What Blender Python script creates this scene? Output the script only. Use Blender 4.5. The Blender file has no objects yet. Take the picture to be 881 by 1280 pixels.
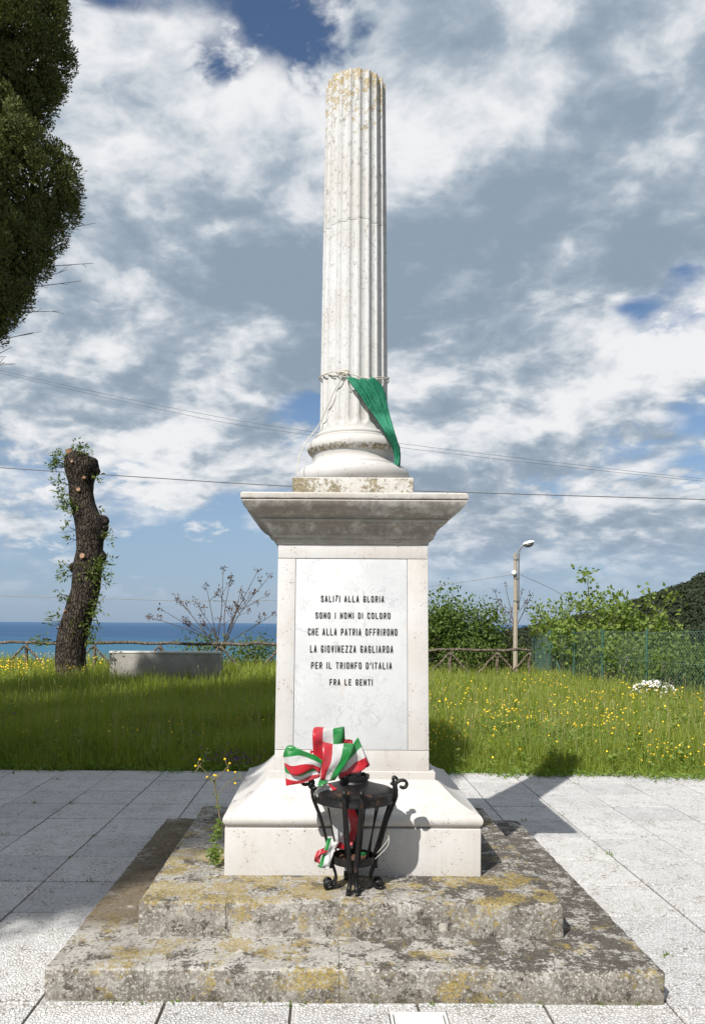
import bpy, bmesh, math, random
import numpy as np
from mathutils import Vector, Matrix, noise as mnoise

S = bpy.context.scene
COL = S.collection
R = math.radians
rng = np.random.default_rng(7)
random.seed(7)

# ------------------------------------------------------------------ camera
F, PX, PY, H = 1005.0, 408.0, 779.0, 1.5        # focal length and principal point of the photo (in its pixels), eye height
cd = bpy.data.cameras.new("camera")
cd.sensor_fit = 'AUTO'; cd.sensor_width = 36.0
cd.lens = 36.0 * F / 1280
cd.shift_x = (440.5 - PX) / 1280
cd.shift_y = (PY - 640) / 1280
cd.clip_start = 0.05; cd.clip_end = 200000
cam = bpy.data.objects.new("camera", cd); COL.objects.link(cam)
cam.rotation_euler = (Matrix.Rotation(R(90), 3, 'X') @ Matrix.Rotation(R(0.34), 3, 'Z')).to_euler()
cam.location = (0, 0, H)
S.camera = cam

# ------------------------------------------------------------------ light
SUN = Vector((-1.13, -1.872, 2.12)).normalized()      # towards the sun
SUN_EL = math.asin(SUN.z); SUN_AZ = math.atan2(SUN.x, SUN.y)
ld = bpy.data.lights.new("sun", 'SUN'); ld.energy = 5.0; ld.angle = R(0.53); ld.color = (1.0, 0.965, 0.915)
sun = bpy.data.objects.new("sun", ld); COL.objects.link(sun)
sun.rotation_euler = SUN.to_track_quat('Z', 'Y').to_euler(); sun.location = (-20, -30, 40)
S.view_settings.view_transform = 'Standard'; S.view_settings.look = 'None'
S.view_settings.exposure = 0.34; S.view_settings.gamma = 1.0

# ------------------------------------------------------------------ node helper
class G:
    def __init__(s, nt): s.nt = nt
    def n(s, t, ins=None, **props):
        nd = s.nt.nodes.new(t)
        for k, v in props.items(): setattr(nd, k, v)
        for k, v in (ins or {}).items():
            sk = nd.inputs[k]
            if hasattr(v, 'is_output'): s.nt.links.new(v, sk)
            elif isinstance(v, (tuple, list)) and len(v) == 3 and sk.type == 'RGBA': sk.default_value = (*v, 1)
            else: sk.default_value = v
        return nd
    def m(s, op, a, b=None, c=None, clamp=False):
        ins = {0: a}
        if b is not None: ins[1] = b
        if c is not None: ins[2] = c
        return s.n('ShaderNodeMath', ins, operation=op, use_clamp=clamp).outputs[0]
    def v(s, op, a, b=None):
        ins = {0: a}
        if b is not None: ins[1] = b
        nd = s.n('ShaderNodeVectorMath', ins, operation=op)
        return nd.outputs[0]
    def vs(s, a, f): return s.n('ShaderNodeVectorMath', {0: a, 'Scale': f}, operation='SCALE').outputs[0]
    def noise(s, vec, scale, detail=4, rough=.55, dist=0.0, out=0):
        return s.n('ShaderNodeTexNoise', {'Vector': vec, 'Scale': scale, 'Detail': detail, 'Roughness': rough, 'Distortion': dist}, noise_dimensions='3D').outputs[out]
    def vor(s, vec, scale, feature='F1', out='Distance', rand=1.0):
        return s.n('ShaderNodeTexVoronoi', {'Vector': vec, 'Scale': scale, 'Randomness': rand}, feature=feature).outputs[out]
    def sm(s, x, a, b, lo=0.0, hi=1.0):
        return s.n('ShaderNodeMapRange', {'Value': x, 'From Min': a, 'From Max': b, 'To Min': lo, 'To Max': hi}, interpolation_type='SMOOTHSTEP').outputs[0]
    def mix(s, f, a, b, mode='MIX'):
        nd = s.n('ShaderNodeMix', None, data_type='RGBA', blend_type=mode)
        for k, v in ((0, f), (6, a), (7, b)):
            sk = nd.inputs[k]
            if hasattr(v, 'is_output'): s.nt.links.new(v, sk)
            elif isinstance(v, (tuple, list)): sk.default_value = (*v[:3], 1)
            else: sk.default_value = v
        return nd.outputs[2]
    def sep(s, v): return s.n('ShaderNodeSeparateXYZ', {0: v}).outputs
    def comb(s, x, y, z): return s.n('ShaderNodeCombineXYZ', {0: x, 1: y, 2: z}).outputs[0]
    def bump(s, h, strength=.5, dist=.01, normal=None):
        ins = {'Height': h, 'Strength': strength, 'Distance': dist}
        if normal is not None: ins['Normal'] = normal
        return s.n('ShaderNodeBump', ins).outputs[0]
    def pos(s): return s.n('ShaderNodeNewGeometry').outputs['Position']
    def nor(s): return s.n('ShaderNodeNewGeometry').outputs['True Normal']
    def isl(s): return s.n('ShaderNodeNewGeometry').outputs['Random Per Island']

# ------------------------------------------------------------------ sky: physical sky with a deck of broken clouds
W = bpy.data.worlds.new("World"); S.world = W; W.use_nodes = True
def build_world():
    nt = W.node_tree
    for nd in list(nt.nodes): nt.nodes.remove(nd)
    g = G(nt)
    sky = g.n('ShaderNodeTexSky', None, sky_type='NISHITA', sun_disc=False, sun_elevation=SUN_EL, sun_rotation=SUN_AZ,
              altitude=50.0, air_density=1.0, dust_density=0.6, ozone_density=2.0)
    d = g.v('NORMALIZE', g.n('ShaderNodeTexCoord').outputs['Generated'])
    dx, dy, dz = g.sep(d)
    up = g.m('MAXIMUM', dz, 0.0)
    az = g.m('ARCTAN2', dx, dy); el = g.m('ARCSINE', up)
    k = g.m('DIVIDE', 1.25, g.m('ADD', up, 0.50))
    p = g.comb(g.m('MULTIPLY', dx, k), g.m('MULTIPLY', dy, k), g.m('MULTIPLY', dz, g.m('MULTIPLY', k, 2.1)))
    # masses of cloud and gaps of this afternoon: azimuth, elevation, size, amount, light
    feats = [  # px, py, sx, sy, dcover, dlight
        (180, 170, 220, 180, .24, .42), (600, 140, 110, 70, .20, .30), (860, 20, 140, 60, .2, .10), (620, 30, 160, 50, .15, -.02),
        (385, 22, 64, 34, -.185, .10), (266, 84, 44, 34, -.185, .10), (130, 0, 80, 22, -.29, .05),
        (690, 280, 330, 70, .22, -.32), (560, 395, 170, 70, .22, -.40), (230, 345, 230, 50, .18, -.36), (760, 70, 220, 70, .16, -.08),
        (810, 430, 120, 60, .14, .44), (620, 535, 140, 45, .14, .30), (210, 560, 130, 45, .13, .36),
        (340, 455, 90, 34, .14, -.32), (70, 480, 140, 36, .16, -.24), (60, 410, 110, 40, .18, .12), (330, 545, 60, 40, .08, -.20), (560, 590, 120, 24, .1, -.2),
        (380, 507, 40, 20, -.22, .05), (785, 380, 26, 14, -.17, .05), (540, 474, 60, 14, -.18, .05), (855, 335, 26, 12, -.15, .05),
        (120, 690, 260, 62, -.24, .10), (720, 670, 260, 70, .13, -.10), (30, 662, 44, 15, .24, .25), (200, 625, 40, 14, .2, .25), (150, 668, 40, 12, .15, .2),
    ]
    dcov = None; dlit = None
    for (fx, fy, sx, sy, c, l) in feats:
        u, v = (fx - PX) / F, (PY - fy) / F
        a0 = math.atan2(u, 1); e0 = math.atan2(v, math.hypot(u, 1))
        sa, se = sx / F * math.cos(a0) ** 2, sy / F * math.cos(e0) ** 2
        q = g.m('ADD', g.m('POWER', g.m('ABSOLUTE', g.m('MULTIPLY', g.m('SUBTRACT', az, a0), 1 / sa)), 2.0),
                g.m('POWER', g.m('ABSOLUTE', g.m('MULTIPLY', g.m('SUBTRACT', el, e0), 1 / se)), 2.0))
        e = g.m('EXPONENT', g.m('MULTIPLY', q, -0.8))
        dcov = g.m('MULTIPLY', e, c) if dcov is None else g.m('MULTIPLY_ADD', e, c, dcov)
        if l: dlit = g.m('MULTIPLY', e, l) if dlit is None else g.m('MULTIPLY_ADD', e, l, dlit)
    warp = g.noise(p, 3.0, 3, .55, out=1)
    pw = g.v('ADD', p, g.vs(g.v('SUBTRACT', warp, (.5, .5, .5)), 0.10))
    def field(q, det):
        n = g.noise(q, 3.4, det, .54)
        b1 = g.m('ABSOLUTE', g.m('SUBTRACT', g.noise(q, 8.0, 5, .55), .5))
        return g.m('ADD', n, g.m('MULTIPLY', g.m('SUBTRACT', b1, .10), .60))
    n1 = field(pw, 8)
    n1s = field(g.v('ADD', pw, (-0.035, -0.02, 0.07)), 5)
    n2 = g.noise(p, 1.3, 3, .5)
    fr = g.noise(pw, 16, 6, .6)
    cov = g.m('ADD', g.m('ADD', g.m('MULTIPLY_ADD', g.m('SUBTRACT', fr, .5), .38, n1), g.m('MULTIPLY', g.m('SUBTRACT', n2, .5), .6)), g.m('ADD', dcov, 0.075))
    alpha = g.sm(cov, .40, .60)
    rel = g.m('SUBTRACT', n1, n1s)
    nb = g.noise(pw, 5.5, 7, .62)
    light = g.m('ADD', .55, g.m('MULTIPLY', rel, 3.0))
    light = g.m('ADD', light, g.m('MULTIPLY', dlit, 1.0))
    light = g.m('ADD', light, g.m('MULTIPLY', g.m('SUBTRACT', nb, .5), .9))
    light = g.m('ADD', light, g.m('MULTIPLY', g.m('SUBTRACT', .62, cov), .5))
    light = g.sm(light, -.04, 1.06)
    nd = g.n('ShaderNodeValToRGB', {0: light})
    cr = nd.color_ramp
    cr.elements[0].position = 0; cr.elements[0].color = (3.1, 3.95, 4.95, 1)
    cr.elements[1].position = 1; cr.elements[1].color = (9.7, 9.8, 10.0, 1)
    e = cr.elements.new(.35); e.color = (4.5, 5.3, 6.2, 1)
    e = cr.elements.new(.65); e.color = (6.9, 7.4, 8.0, 1)
    cloud = nd.outputs[0]
    far = g.sm(el, 0.0, 0.16)
    cloud = g.mix(g.m('MULTIPLY', g.m('SUBTRACT', 1.0, far), .55), cloud, (4.0, 5.2, 6.9))
    alpha = g.m('MULTIPLY', alpha, g.sm(el, 0.005, 0.11))
    clear = g.mix(1.0, sky.outputs[0], (1.0, 1.06, 1.14), 'MULTIPLY')
    clear = g.mix(g.m('MULTIPLY', g.sm(el, .30, 0.0), .75), clear, (3.3, 4.6, 6.6))
    col = g.mix(alpha, clear, cloud)
    below = g.sm(dz, 0.0, -0.06)
    col = g.mix(below, col, (1.2, 1.5, 1.6))
    bg = g.n('ShaderNodeBackground', {0: col, 1: 0.071})
    out = g.n('ShaderNodeOutputWorld', {0: bg.outputs[0]})
build_world()
W.cycles.sampling_method = 'MANUAL'; W.cycles.sample_map_resolution = 512

# ------------------------------------------------------------------ small geometry kit
def at(x, y, Y):
    """photo pixel at distance Y -> point in the place"""
    return Vector(((x - PX) / F * Y, Y, H + (PY - y) / F * Y))

def link(name, me, mat=None, parent=None, smooth=None):
    o = bpy.data.objects.new(name, me); COL.objects.link(o)
    if mat is not None:
        for mm in (mat if isinstance(mat, (list, tuple)) else [mat]): me.materials.append(mm)
    if parent is not None: o.parent = parent
    if smooth is not None:
        me.shade_smooth()
        if smooth < 180: me.set_sharp_from_angle(angle=R(smooth))
    return o

def from_bm(name, bm, mat=None, parent=None, smooth=None):
    me = bpy.data.meshes.new(name); bm.to_mesh(me); bm.free()
    return link(name, me, mat, parent, smooth)

def from_np(name, V, Fc, mat=None, parent=None, smooth=None, midx=None):
    """V (n,3); Fc: array (m,k) or list of such arrays"""
    me = bpy.data.meshes.new(name)
    fs = Fc if isinstance(Fc, list) else [Fc]
    fs = [np.asarray(f, dtype=np.int32) for f in fs if len(f)]
    V = np.asarray(V, dtype=np.float32)
    nl = sum(f.size for f in fs); nf = sum(len(f) for f in fs)
    me.vertices.add(len(V)); me.vertices.foreach_set('co', V.ravel())
    me.loops.add(nl); me.loops.foreach_set('vertex_index', np.concatenate([f.ravel() for f in fs]))
    tot = np.concatenate([np.full(len(f), f.shape[1], dtype=np.int32) for f in fs])
    start = np.concatenate([[0], np.cumsum(tot)[:-1]]).astype(np.int32)
    me.polygons.add(nf); me.polygons.foreach_set('loop_start', start)
    if midx is not None: me.polygons.foreach_set('material_index', np.asarray(midx, dtype=np.int32))
    me.update(calc_edges=True); me.validate()
    return link(name, me, mat, parent, smooth)

def tag(o, label=None, cat=None, group=None, kind=None):
    if label: o['label'] = label
    if cat: o['category'] = cat
    if group: o['group'] = group
    if kind: o['kind'] = kind
    return o

def empty(name, loc, label, cat, group=None):
    o = bpy.data.objects.new(name, None); COL.objects.link(o); o.location = loc
    o.empty_display_size = .2
    return tag(o, label, cat, group)

def adopt(o, root):
    """make o (built in world coordinates) a part of root, which has no rotation"""
    o.parent = root
    o.location = tuple(a - b for a, b in zip(o.location, root.location)) if root.parent is None else o.location
    return o

def copy_tree(o, parent=None):
    c = o.copy(); COL.objects.link(c)
    if parent is not None: c.parent = parent
    for ch in list(o.children): copy_tree(ch, c)
    return c

def box_bm(x0, x1, y0, y1, z0, z1, bev=0.0, seg=2, bm=None):
    b = bmesh.new()
    bmesh.ops.create_cube(b, size=1)
    bmesh.ops.scale(b, vec=(x1 - x0, y1 - y0, z1 - z0), verts=b.verts)
    bmesh.ops.translate(b, vec=((x0 + x1) / 2, (y0 + y1) / 2, (z0 + z1) / 2), verts=b.verts)
    if bev: bmesh.ops.bevel(b, geom=b.edges[:], offset=bev, segments=seg, profile=.6, affect='EDGES')
    if bm is not None:
        me = bpy.data.meshes.new('tmp'); b.to_mesh(me); b.free(); bm.from_mesh(me); bpy.data.meshes.remove(me); return bm
    return b

def catmull(P, n):
    P = [np.asarray(p, float) for p in P]
    P = [2 * P[0] - P[1]] + P + [2 * P[-1] - P[-2]]
    out = []
    for i in range(1, len(P) - 2):
        for k in range(n):
            t = k / n
            out.append(.5 * (2 * P[i] + (P[i + 1] - P[i - 1]) * t + (2 * P[i - 1] - 5 * P[i] + 4 * P[i + 1] - P[i + 2]) * t * t
                             + (-P[i - 1] + 3 * P[i] - 3 * P[i + 1] + P[i + 2]) * t ** 3))
    out.append(P[-2])
    return np.array(out)

class MB:
    """collects vertices and faces of one mesh"""
    def __init__(s): s.V = []; s.T = []; s.Q = []; s.n = 0
    def add(s, V, T=None, Q=None):
        V = np.asarray(V, float)
        if T is not None and len(T): s.T.append(np.asarray(T, int) + s.n)
        if Q is not None and len(Q): s.Q.append(np.asarray(Q, int) + s.n)
        s.V.append(V); s.n += len(V)
    def tube(s, P, rad, k=6, cap=True):
        P = np.asarray([tuple(p) for p in P], float); m = len(P)
        rad = np.broadcast_to(np.asarray(rad, float), (m,))
        T = np.gradient(P, axis=0); T /= np.linalg.norm(T, axis=1, keepdims=True) + 1e-9
        ref = np.array([0.0, 0, 1]) if abs(T[0][2]) < .9 else np.array([1.0, 0, 0])
        A = np.cross(T[0], ref); A /= np.linalg.norm(A)
        V = []
        a = np.arange(k) * 2 * math.pi / k
        for i in range(m):
            A = A - T[i] * A.dot(T[i]); A /= np.linalg.norm(A) + 1e-9
            B = np.cross(T[i], A)
            V.append(P[i] + rad[i] * (np.cos(a)[:, None] * A + np.sin(a)[:, None] * B))
        V = np.concatenate(V)
        i0 = np.arange(m - 1)[:, None] * k + np.arange(k)
        i1 = np.arange(m - 1)[:, None] * k + (np.arange(k) + 1) % k
        Q = np.stack([i0, i1, i1 + k, i0 + k], -1).reshape(-1, 4)
        Tr = []
        if cap:
            V = np.concatenate([V, P[:1], P[-1:]]); c0 = m * k; c1 = c0 + 1
            j = np.arange(k); j2 = (j + 1) % k
            Tr = np.concatenate([np.stack([np.full(k, c0), j2, j], -1), np.stack([np.full(k, c1), (m - 1) * k + j, (m - 1) * k + j2], -1)])
        s.add(V, Tr, Q)
    def box(s, x0, x1, y0, y1, z0, z1):
        V = [(x, y, z) for z in (z0, z1) for y in (y0, y1) for x in (x0, x1)]
        s.add(V, None, [(0, 2, 3, 1), (4, 5, 7, 6), (0, 1, 5, 4), (2, 6, 7, 3), (0, 4, 6, 2), (1, 3, 7, 5)])
    def flat_bar(s, P, wdir, w, t):
        """bar of flat section along P, w wide along wdir, t thick"""
        P = np.asarray([tuple(p) for p in P], float); m = len(P)
        T = np.gradient(P, axis=0); T /= np.linalg.norm(T, axis=1, keepdims=True) + 1e-9
        V = []
        for i in range(m):
            a = np.asarray(wdir, float); a = a - T[i] * a.dot(T[i]); a /= np.linalg.norm(a) + 1e-9
            b = np.cross(T[i], a)
            V += [P[i] + a * w / 2 + b * t / 2, P[i] - a * w / 2 + b * t / 2, P[i] - a * w / 2 - b * t / 2, P[i] + a * w / 2 - b * t / 2]
        Q = []
        for i in range(m - 1):
            for j in range(4): Q.append((i * 4 + j, i * 4 + (j + 1) % 4, i * 4 + 4 + (j + 1) % 4, i * 4 + 4 + j))
        Q += [(3, 2, 1, 0), (m * 4 - 4, m * 4 - 3, m * 4 - 2, m * 4 - 1)]
        s.add(V, None, Q)
    def leaves(s, P, D, N, L, Wd, fold=.25):
        """pointed leaves: base P, direction D, normal N, length L, width Wd (arrays)"""
        P, D, N = (np.asarray(a, float) for a in (P, D, N))
        D = D / (np.linalg.norm(D, axis=1, keepdims=True) + 1e-9)
        B = np.cross(D, N); B /= (np.linalg.norm(B, axis=1, keepdims=True) + 1e-9)
        N2 = np.cross(B, D)
        L = np.asarray(L)[:, None]; Wd = np.asarray(Wd)[:, None]
        mid = P + D * L * .5 - N2 * L * .04
        V = np.stack([P, mid + B * Wd * .5 + N2 * Wd * fold, P + D * L - N2 * L * .15, mid - B * Wd * .5 + N2 * Wd * fold], 1).reshape(-1, 3)
        i = np.arange(len(P))[:, None] * 4
        s.add(V, np.concatenate([i + np.array([[0, 1, 2]]), i + np.array([[0, 2, 3]])]))
    def build(s, name, mat, parent=None, smooth=None):
        V = np.concatenate(s.V); f = []
        if s.T: f.append(np.concatenate(s.T))
        if s.Q: f.append(np.concatenate(s.Q))
        return from_np(name, V, f, mat, parent, smooth)

def rdir(n, up=0.0):
    d = rng.normal(size=(n, 3)); d[:, 2] += up
    return d / np.linalg.norm(d, axis=1, keepdims=True)

# ------------------------------------------------------------------ materials
def newmat(name):
    m = bpy.data.materials.new(name); m.use_nodes = True
    nt = m.node_tree
    for nd in list(nt.nodes): nt.nodes.remove(nd)
    g = G(nt)
    b = g.n('ShaderNodeBsdfPrincipled'); o = g.n('ShaderNodeOutputMaterial', {0: b.outputs[0]})
    def setp(**kw):
        for k, v in kw.items():
            k = k.replace('_', ' ')
            if hasattr(v, 'is_output'): nt.links.new(v, b.inputs[k])
            elif isinstance(v, tuple) and len(v) == 3: b.inputs[k].default_value = (*v, 1)
            else: b.inputs[k].default_value = v
    return m, g, setp

def simple(name, col, rough=.6, metal=0.0, var=.15, scale=8.0, bump=.0, spec=.5):
    m, g, sp = newmat(name)
    p = g.pos()
    n = g.noise(p, scale, 5, .6)
    c = g.mix(n, tuple(x * (1 - var) for x in col), tuple(min(1, x * (1 + var)) for x in col))
    sp(Base_Color=c, Roughness=rough, Metallic=metal, Specular_IOR_Level=spec)
    if bump: sp(Normal=g.bump(g.noise(p, scale * 5, 4, .6), bump, .01))
    return m

def marble(name, base=(.72, .685, .63), lichen=None, dirt=.5, black=0.0, pits=.5, moss=None, streak=0.0):
    """weathered limestone: lichen=(z0,z1) ochre growing between heights, black=soot crust under overhangs, moss=(z0,z1,x0,x1)"""
    m, g, sp = newmat(name)
    p = g.pos(); x, y, z = g.sep(p)
    base = (base[0] * .765, base[1] * .785, base[2] * .815)
    big = g.noise(p, 2.1, 5, .6); mid = g.noise(p, 9, 6, .6); fine = g.noise(p, 60, 5, .65)
    c = g.mix(g.sm(big, .35, .7), base, tuple(a * b for a, b in zip(base, (.90, .865, .82))))
    c = g.mix(g.m('MULTIPLY', g.sm(mid, .52, .75), .35 * dirt), c, (.40, .35, .285))
    # faint veins
    vv = g.noise(g.v('ADD', p, g.vs(g.noise(p, 3, 3, .5, out=1), .25)), 4.5, 4, .6)
    vein = g.sm(g.m('ABSOLUTE', g.m('SUBTRACT', vv, .5)), .012, .0)
    c = g.mix(g.m('MULTIPLY', vein, .22), c, (.43, .36, .29))
    # pits and black specks
    sp1 = g.vor(g.v('ADD', p, g.vs(g.noise(p, 30, 2, .5, out=1), .02)), 55)
    pit = g.m('MULTIPLY', g.sm(sp1, .26, .10), g.sm(mid, .46, .66))
    pit = g.m('MULTIPLY', pit, pits)
    c = g.mix(pit, c, (.13, .105, .085))
    if streak:
        sv = g.noise(g.v('MULTIPLY', p, (26, 26, 1.6)), 1.0, 5, .65)
        c = g.mix(g.m('MULTIPLY', g.sm(sv, .5, .72), streak), c, (.25, .215, .18))
    if black:
        nz = g.sep(g.nor())[2]
        under = g.sm(nz, .25, -.35)
        crust = g.m('MULTIPLY', g.sm(g.m('ADD', g.m('MULTIPLY', g.noise(p, 16, 9, .75), .75), g.m('MULTIPLY', big, .3)), .40, .60), black)
        c = g.mix(g.m('MULTIPLY', crust, g.m('ADD', .06, g.m('MULTIPLY', under, .78))), c, g.mix(fine, (.075, .064, .052), (.20, .17, .14)))
    if lichen:
        a = g.m('MULTIPLY', g.sm(z, lichen[0], lichen[1]), 1.0)
        ln = g.noise(g.v('ADD', p, (3, 1, 2)), 26, 6, .7)
        lm = g.sm(g.m('ADD', ln, g.m('MULTIPLY', a, .22)), .66, .72)
        lm = g.m('MULTIPLY', g.m('MULTIPLY', lm, g.sm(a, .02, .25)), g.sm(g.noise(p, 110, 5, .8), .40, .54))
        c = g.mix(g.m('MULTIPLY', lm, .9), c, g.mix(g.noise(p, 90, 3), (.22, .15, .035), (.42, .30, .08)))
        gm = g.m('MULTIPLY', g.sm(g.noise(g.v('MULTIPLY', p, (1, 1, .6)), 52, 7, .78), .535, .60), g.sm(z, lichen[0] - 1.6, lichen[1] - .2, .25, 1.0))
        c = g.mix(g.m('MULTIPLY', gm, .75), c, (.20, .185, .165))
    if moss:
        ln = g.noise(p, 46, 8, .75); lb = g.noise(g.v('ADD', p, (5.3, 2, 7)), 5.0, 3, .5)
        zone = g.m('MULTIPLY', g.sm(z, moss[0], moss[0] + moss[2]), g.sm(z, moss[1], moss[1] - moss[2]))
        lm = g.sm(g.m('ADD', g.m('ADD', g.m('MULTIPLY', ln, .8), g.m('MULTIPLY', lb, moss[3])), g.m('MULTIPLY_ADD', g.sm(x, .12, -.12), moss[5], g.m('MULTIPLY', zone, .20))), moss[4], moss[4] + .12)
        lm = g.m('MULTIPLY', g.m('MULTIPLY', lm, zone), .88)
        c = g.mix(lm, c, g.mix(g.sm(g.noise(p, 95, 5, .7), .36, .64), (.065, .056, .036), (.30, .235, .11)))
    c = g.mix(g.m('MULTIPLY', g.sm(fine, .55, .8), .18), c, (.35, .30, .25))
    h = g.m('ADD', g.m('MULTIPLY', mid, .5), g.m('ADD', g.m('MULTIPLY', fine, .35), g.m('MULTIPLY', pit, -.8)))
    sp(Base_Color=c, Roughness=.72, Specular_IOR_Level=.3, Normal=g.bump(h, .45, .006))
    return m

def mat_panel():
    m, g, sp = newmat('white_veined_marble')
    p = g.pos()
    big = g.noise(p, 3, 4, .55)
    c = g.mix(g.sm(big, .38, .68), (.575, .585, .59), (.495, .505, .515))
    w = g.v('ADD', p, g.vs(g.noise(p, 5, 4, .6, out=1), .22))
    for sc, wd, st in ((5, .013, .75), (11, .020, .55), (22, .028, .42)):
        n = g.noise(g.v('ADD', w, (sc, 0, sc * 2)), sc, 3, .55)
        vein = g.sm(g.m('ABSOLUTE', g.m('SUBTRACT', n, .5)), wd, 0)
        msk = g.sm(g.noise(g.v('ADD', p, (0, 0, sc)), 6, 2), .42, .62)
        c = g.mix(g.m('MULTIPLY', g.m('MULTIPLY', vein, msk), st), c, (.38, .39, .41))
    rust = g.m('MULTIPLY', g.sm(g.noise(g.v('ADD', p, (1, 7, 3)), 7, 4, .6), .60, .78), .35)
    c = g.mix(rust, c, (.50, .40, .28))
    sp(Base_Color=c, Roughness=.45, Specular_IOR_Level=.35, Normal=g.bump(g.noise(p, 40, 4), .12, .003))
    return m

def mat_step():
    m, g, sp = newmat('lichened_concrete_stone')
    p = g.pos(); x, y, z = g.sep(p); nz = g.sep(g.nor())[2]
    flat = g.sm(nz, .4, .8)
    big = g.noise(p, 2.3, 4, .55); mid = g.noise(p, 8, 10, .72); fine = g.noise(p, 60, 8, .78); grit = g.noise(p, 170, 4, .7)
    c = g.mix(g.sm(mid, .34, .66), g.mix(flat, (.185, .166, .138), (.26, .24, .21)), g.mix(flat, (.33, .305, .265), (.46, .44, .405)))  # flats paler than fronts: the stronger sun on top put into the colour
    # grain: dark and pale specks
    c = g.mix(g.m('MULTIPLY', g.sm(fine, .49, .565), .74), c, (.095, .080, .062))
    c = g.mix(g.m('MULTIPLY', g.sm(g.noise(g.v('ADD', p, (3, 3, 8)), 75, 6, .75), .53, .60), .75), c, (.62, .59, .54))
    # pale scoured patches
    pl = g.m('ADD', g.noise(g.v('ADD', p, (9, 3, 1)), 5.5, 10, .76), g.m('MULTIPLY', g.m('SUBTRACT', fine, .5), .55))
    pale = g.m('MULTIPLY', g.sm(g.m('ADD', g.m('SUBTRACT', pl, g.m('MULTIPLY', g.sm(x, .1, 1.0), .045)), g.m('MULTIPLY', g.m('MULTIPLY', flat, g.sm(z, .20, .15)), g.m('MULTIPLY', g.sm(y, 3.75, 3.55), .085))), .515, .565), .92)
    c = g.mix(pale, c, g.mix(g.sm(fine, .35, .62), (.62, .60, .56), (.38, .355, .315)))
    # dark crust, heavier on the flats to the right
    dk = g.m('ADD', g.noise(g.v('ADD', p, (4, 8, 2)), 8.0, 11, .78), g.m('MULTIPLY', g.m('SUBTRACT', fine, .5), .62))
    dkm = g.sm(g.m('ADD', dk, g.m('ADD', g.m('MULTIPLY', flat, .03), g.m('MULTIPLY', g.m('MULTIPLY', g.sm(x, .0, .9), flat), .075))), .550, .590)
    c = g.mix(g.m('MULTIPLY', dkm, .90), c, g.mix(g.sm(grit, .4, .65), (.034, .029, .025), (.155, .135, .11)))
    # ochre lichen on the flats, more to the front and left
    ol = g.m('ADD', g.noise(g.v('ADD', p, (2, 5, 9)), 4.6, 10, .72), g.m('MULTIPLY', g.m('SUBTRACT', fine, .5), .35))
    front = g.sm(y, 4.3, 3.6)
    onup = g.m('MULTIPLY', g.sm(z, .20, .27), g.m('MULTIPLY', flat, .06))
    om = g.sm(g.m('ADD', g.m('ADD', ol, onup), g.m('ADD', g.m('MULTIPLY', front, .05), g.m('MULTIPLY', g.sm(x, .9, -.6), .035))), .612, .650)
    fo = g.sm(g.noise(p, 85, 7, .85), .56, .46)
    c = g.mix(g.m('MULTIPLY', g.m('MULTIPLY', om, fo), .92), c, g.mix(g.noise(p, 80, 4, .6), (.30, .215, .07), (.47, .36, .10)))
    # brown tone on the left hand flats, weaker at the front
    bm = g.m('MULTIPLY', g.m('MULTIPLY', g.sm(x, -.45, -.80), flat), g.m('MULTIPLY', g.sm(z, .25, .2), g.sm(mid, .30, .50)))
    c = g.mix(g.m('MULTIPLY', bm, g.sm(y, 3.5, 3.75, .1, .8)), c, g.mix(fine, (.20, .15, .08), (.085, .060, .032)))
    # darker brown towards the foot of the stones
    foot = g.m('MULTIPLY', g.m('SUBTRACT', 1.0, flat), g.m('MULTIPLY', g.sm(mid, .42, .58), g.sm(z, .06, .0)))
    c = g.mix(g.m('MULTIPLY', foot, .55), c, (.13, .105, .06))
    # white lichen spots
    ws = g.sm(g.vor(g.v('ADD', p, g.vs(g.noise(p, 14, 3, .5, out=1), .06)), 6.0), .15, .11)
    c = g.mix(g.m('MULTIPLY', ws, g.sm(g.noise(p, 3.3, 2), .53, .6)), c, (.62, .58, .50))
    h = g.m('ADD', g.m('MULTIPLY', mid, .9), g.m('ADD', g.m('MULTIPLY', fine, .8), g.m('MULTIPLY', grit, .35)))
    sp(Base_Color=c, Roughness=.92, Specular_IOR_Level=.15, Normal=g.bump(h, .9, .013))
    return m

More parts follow.
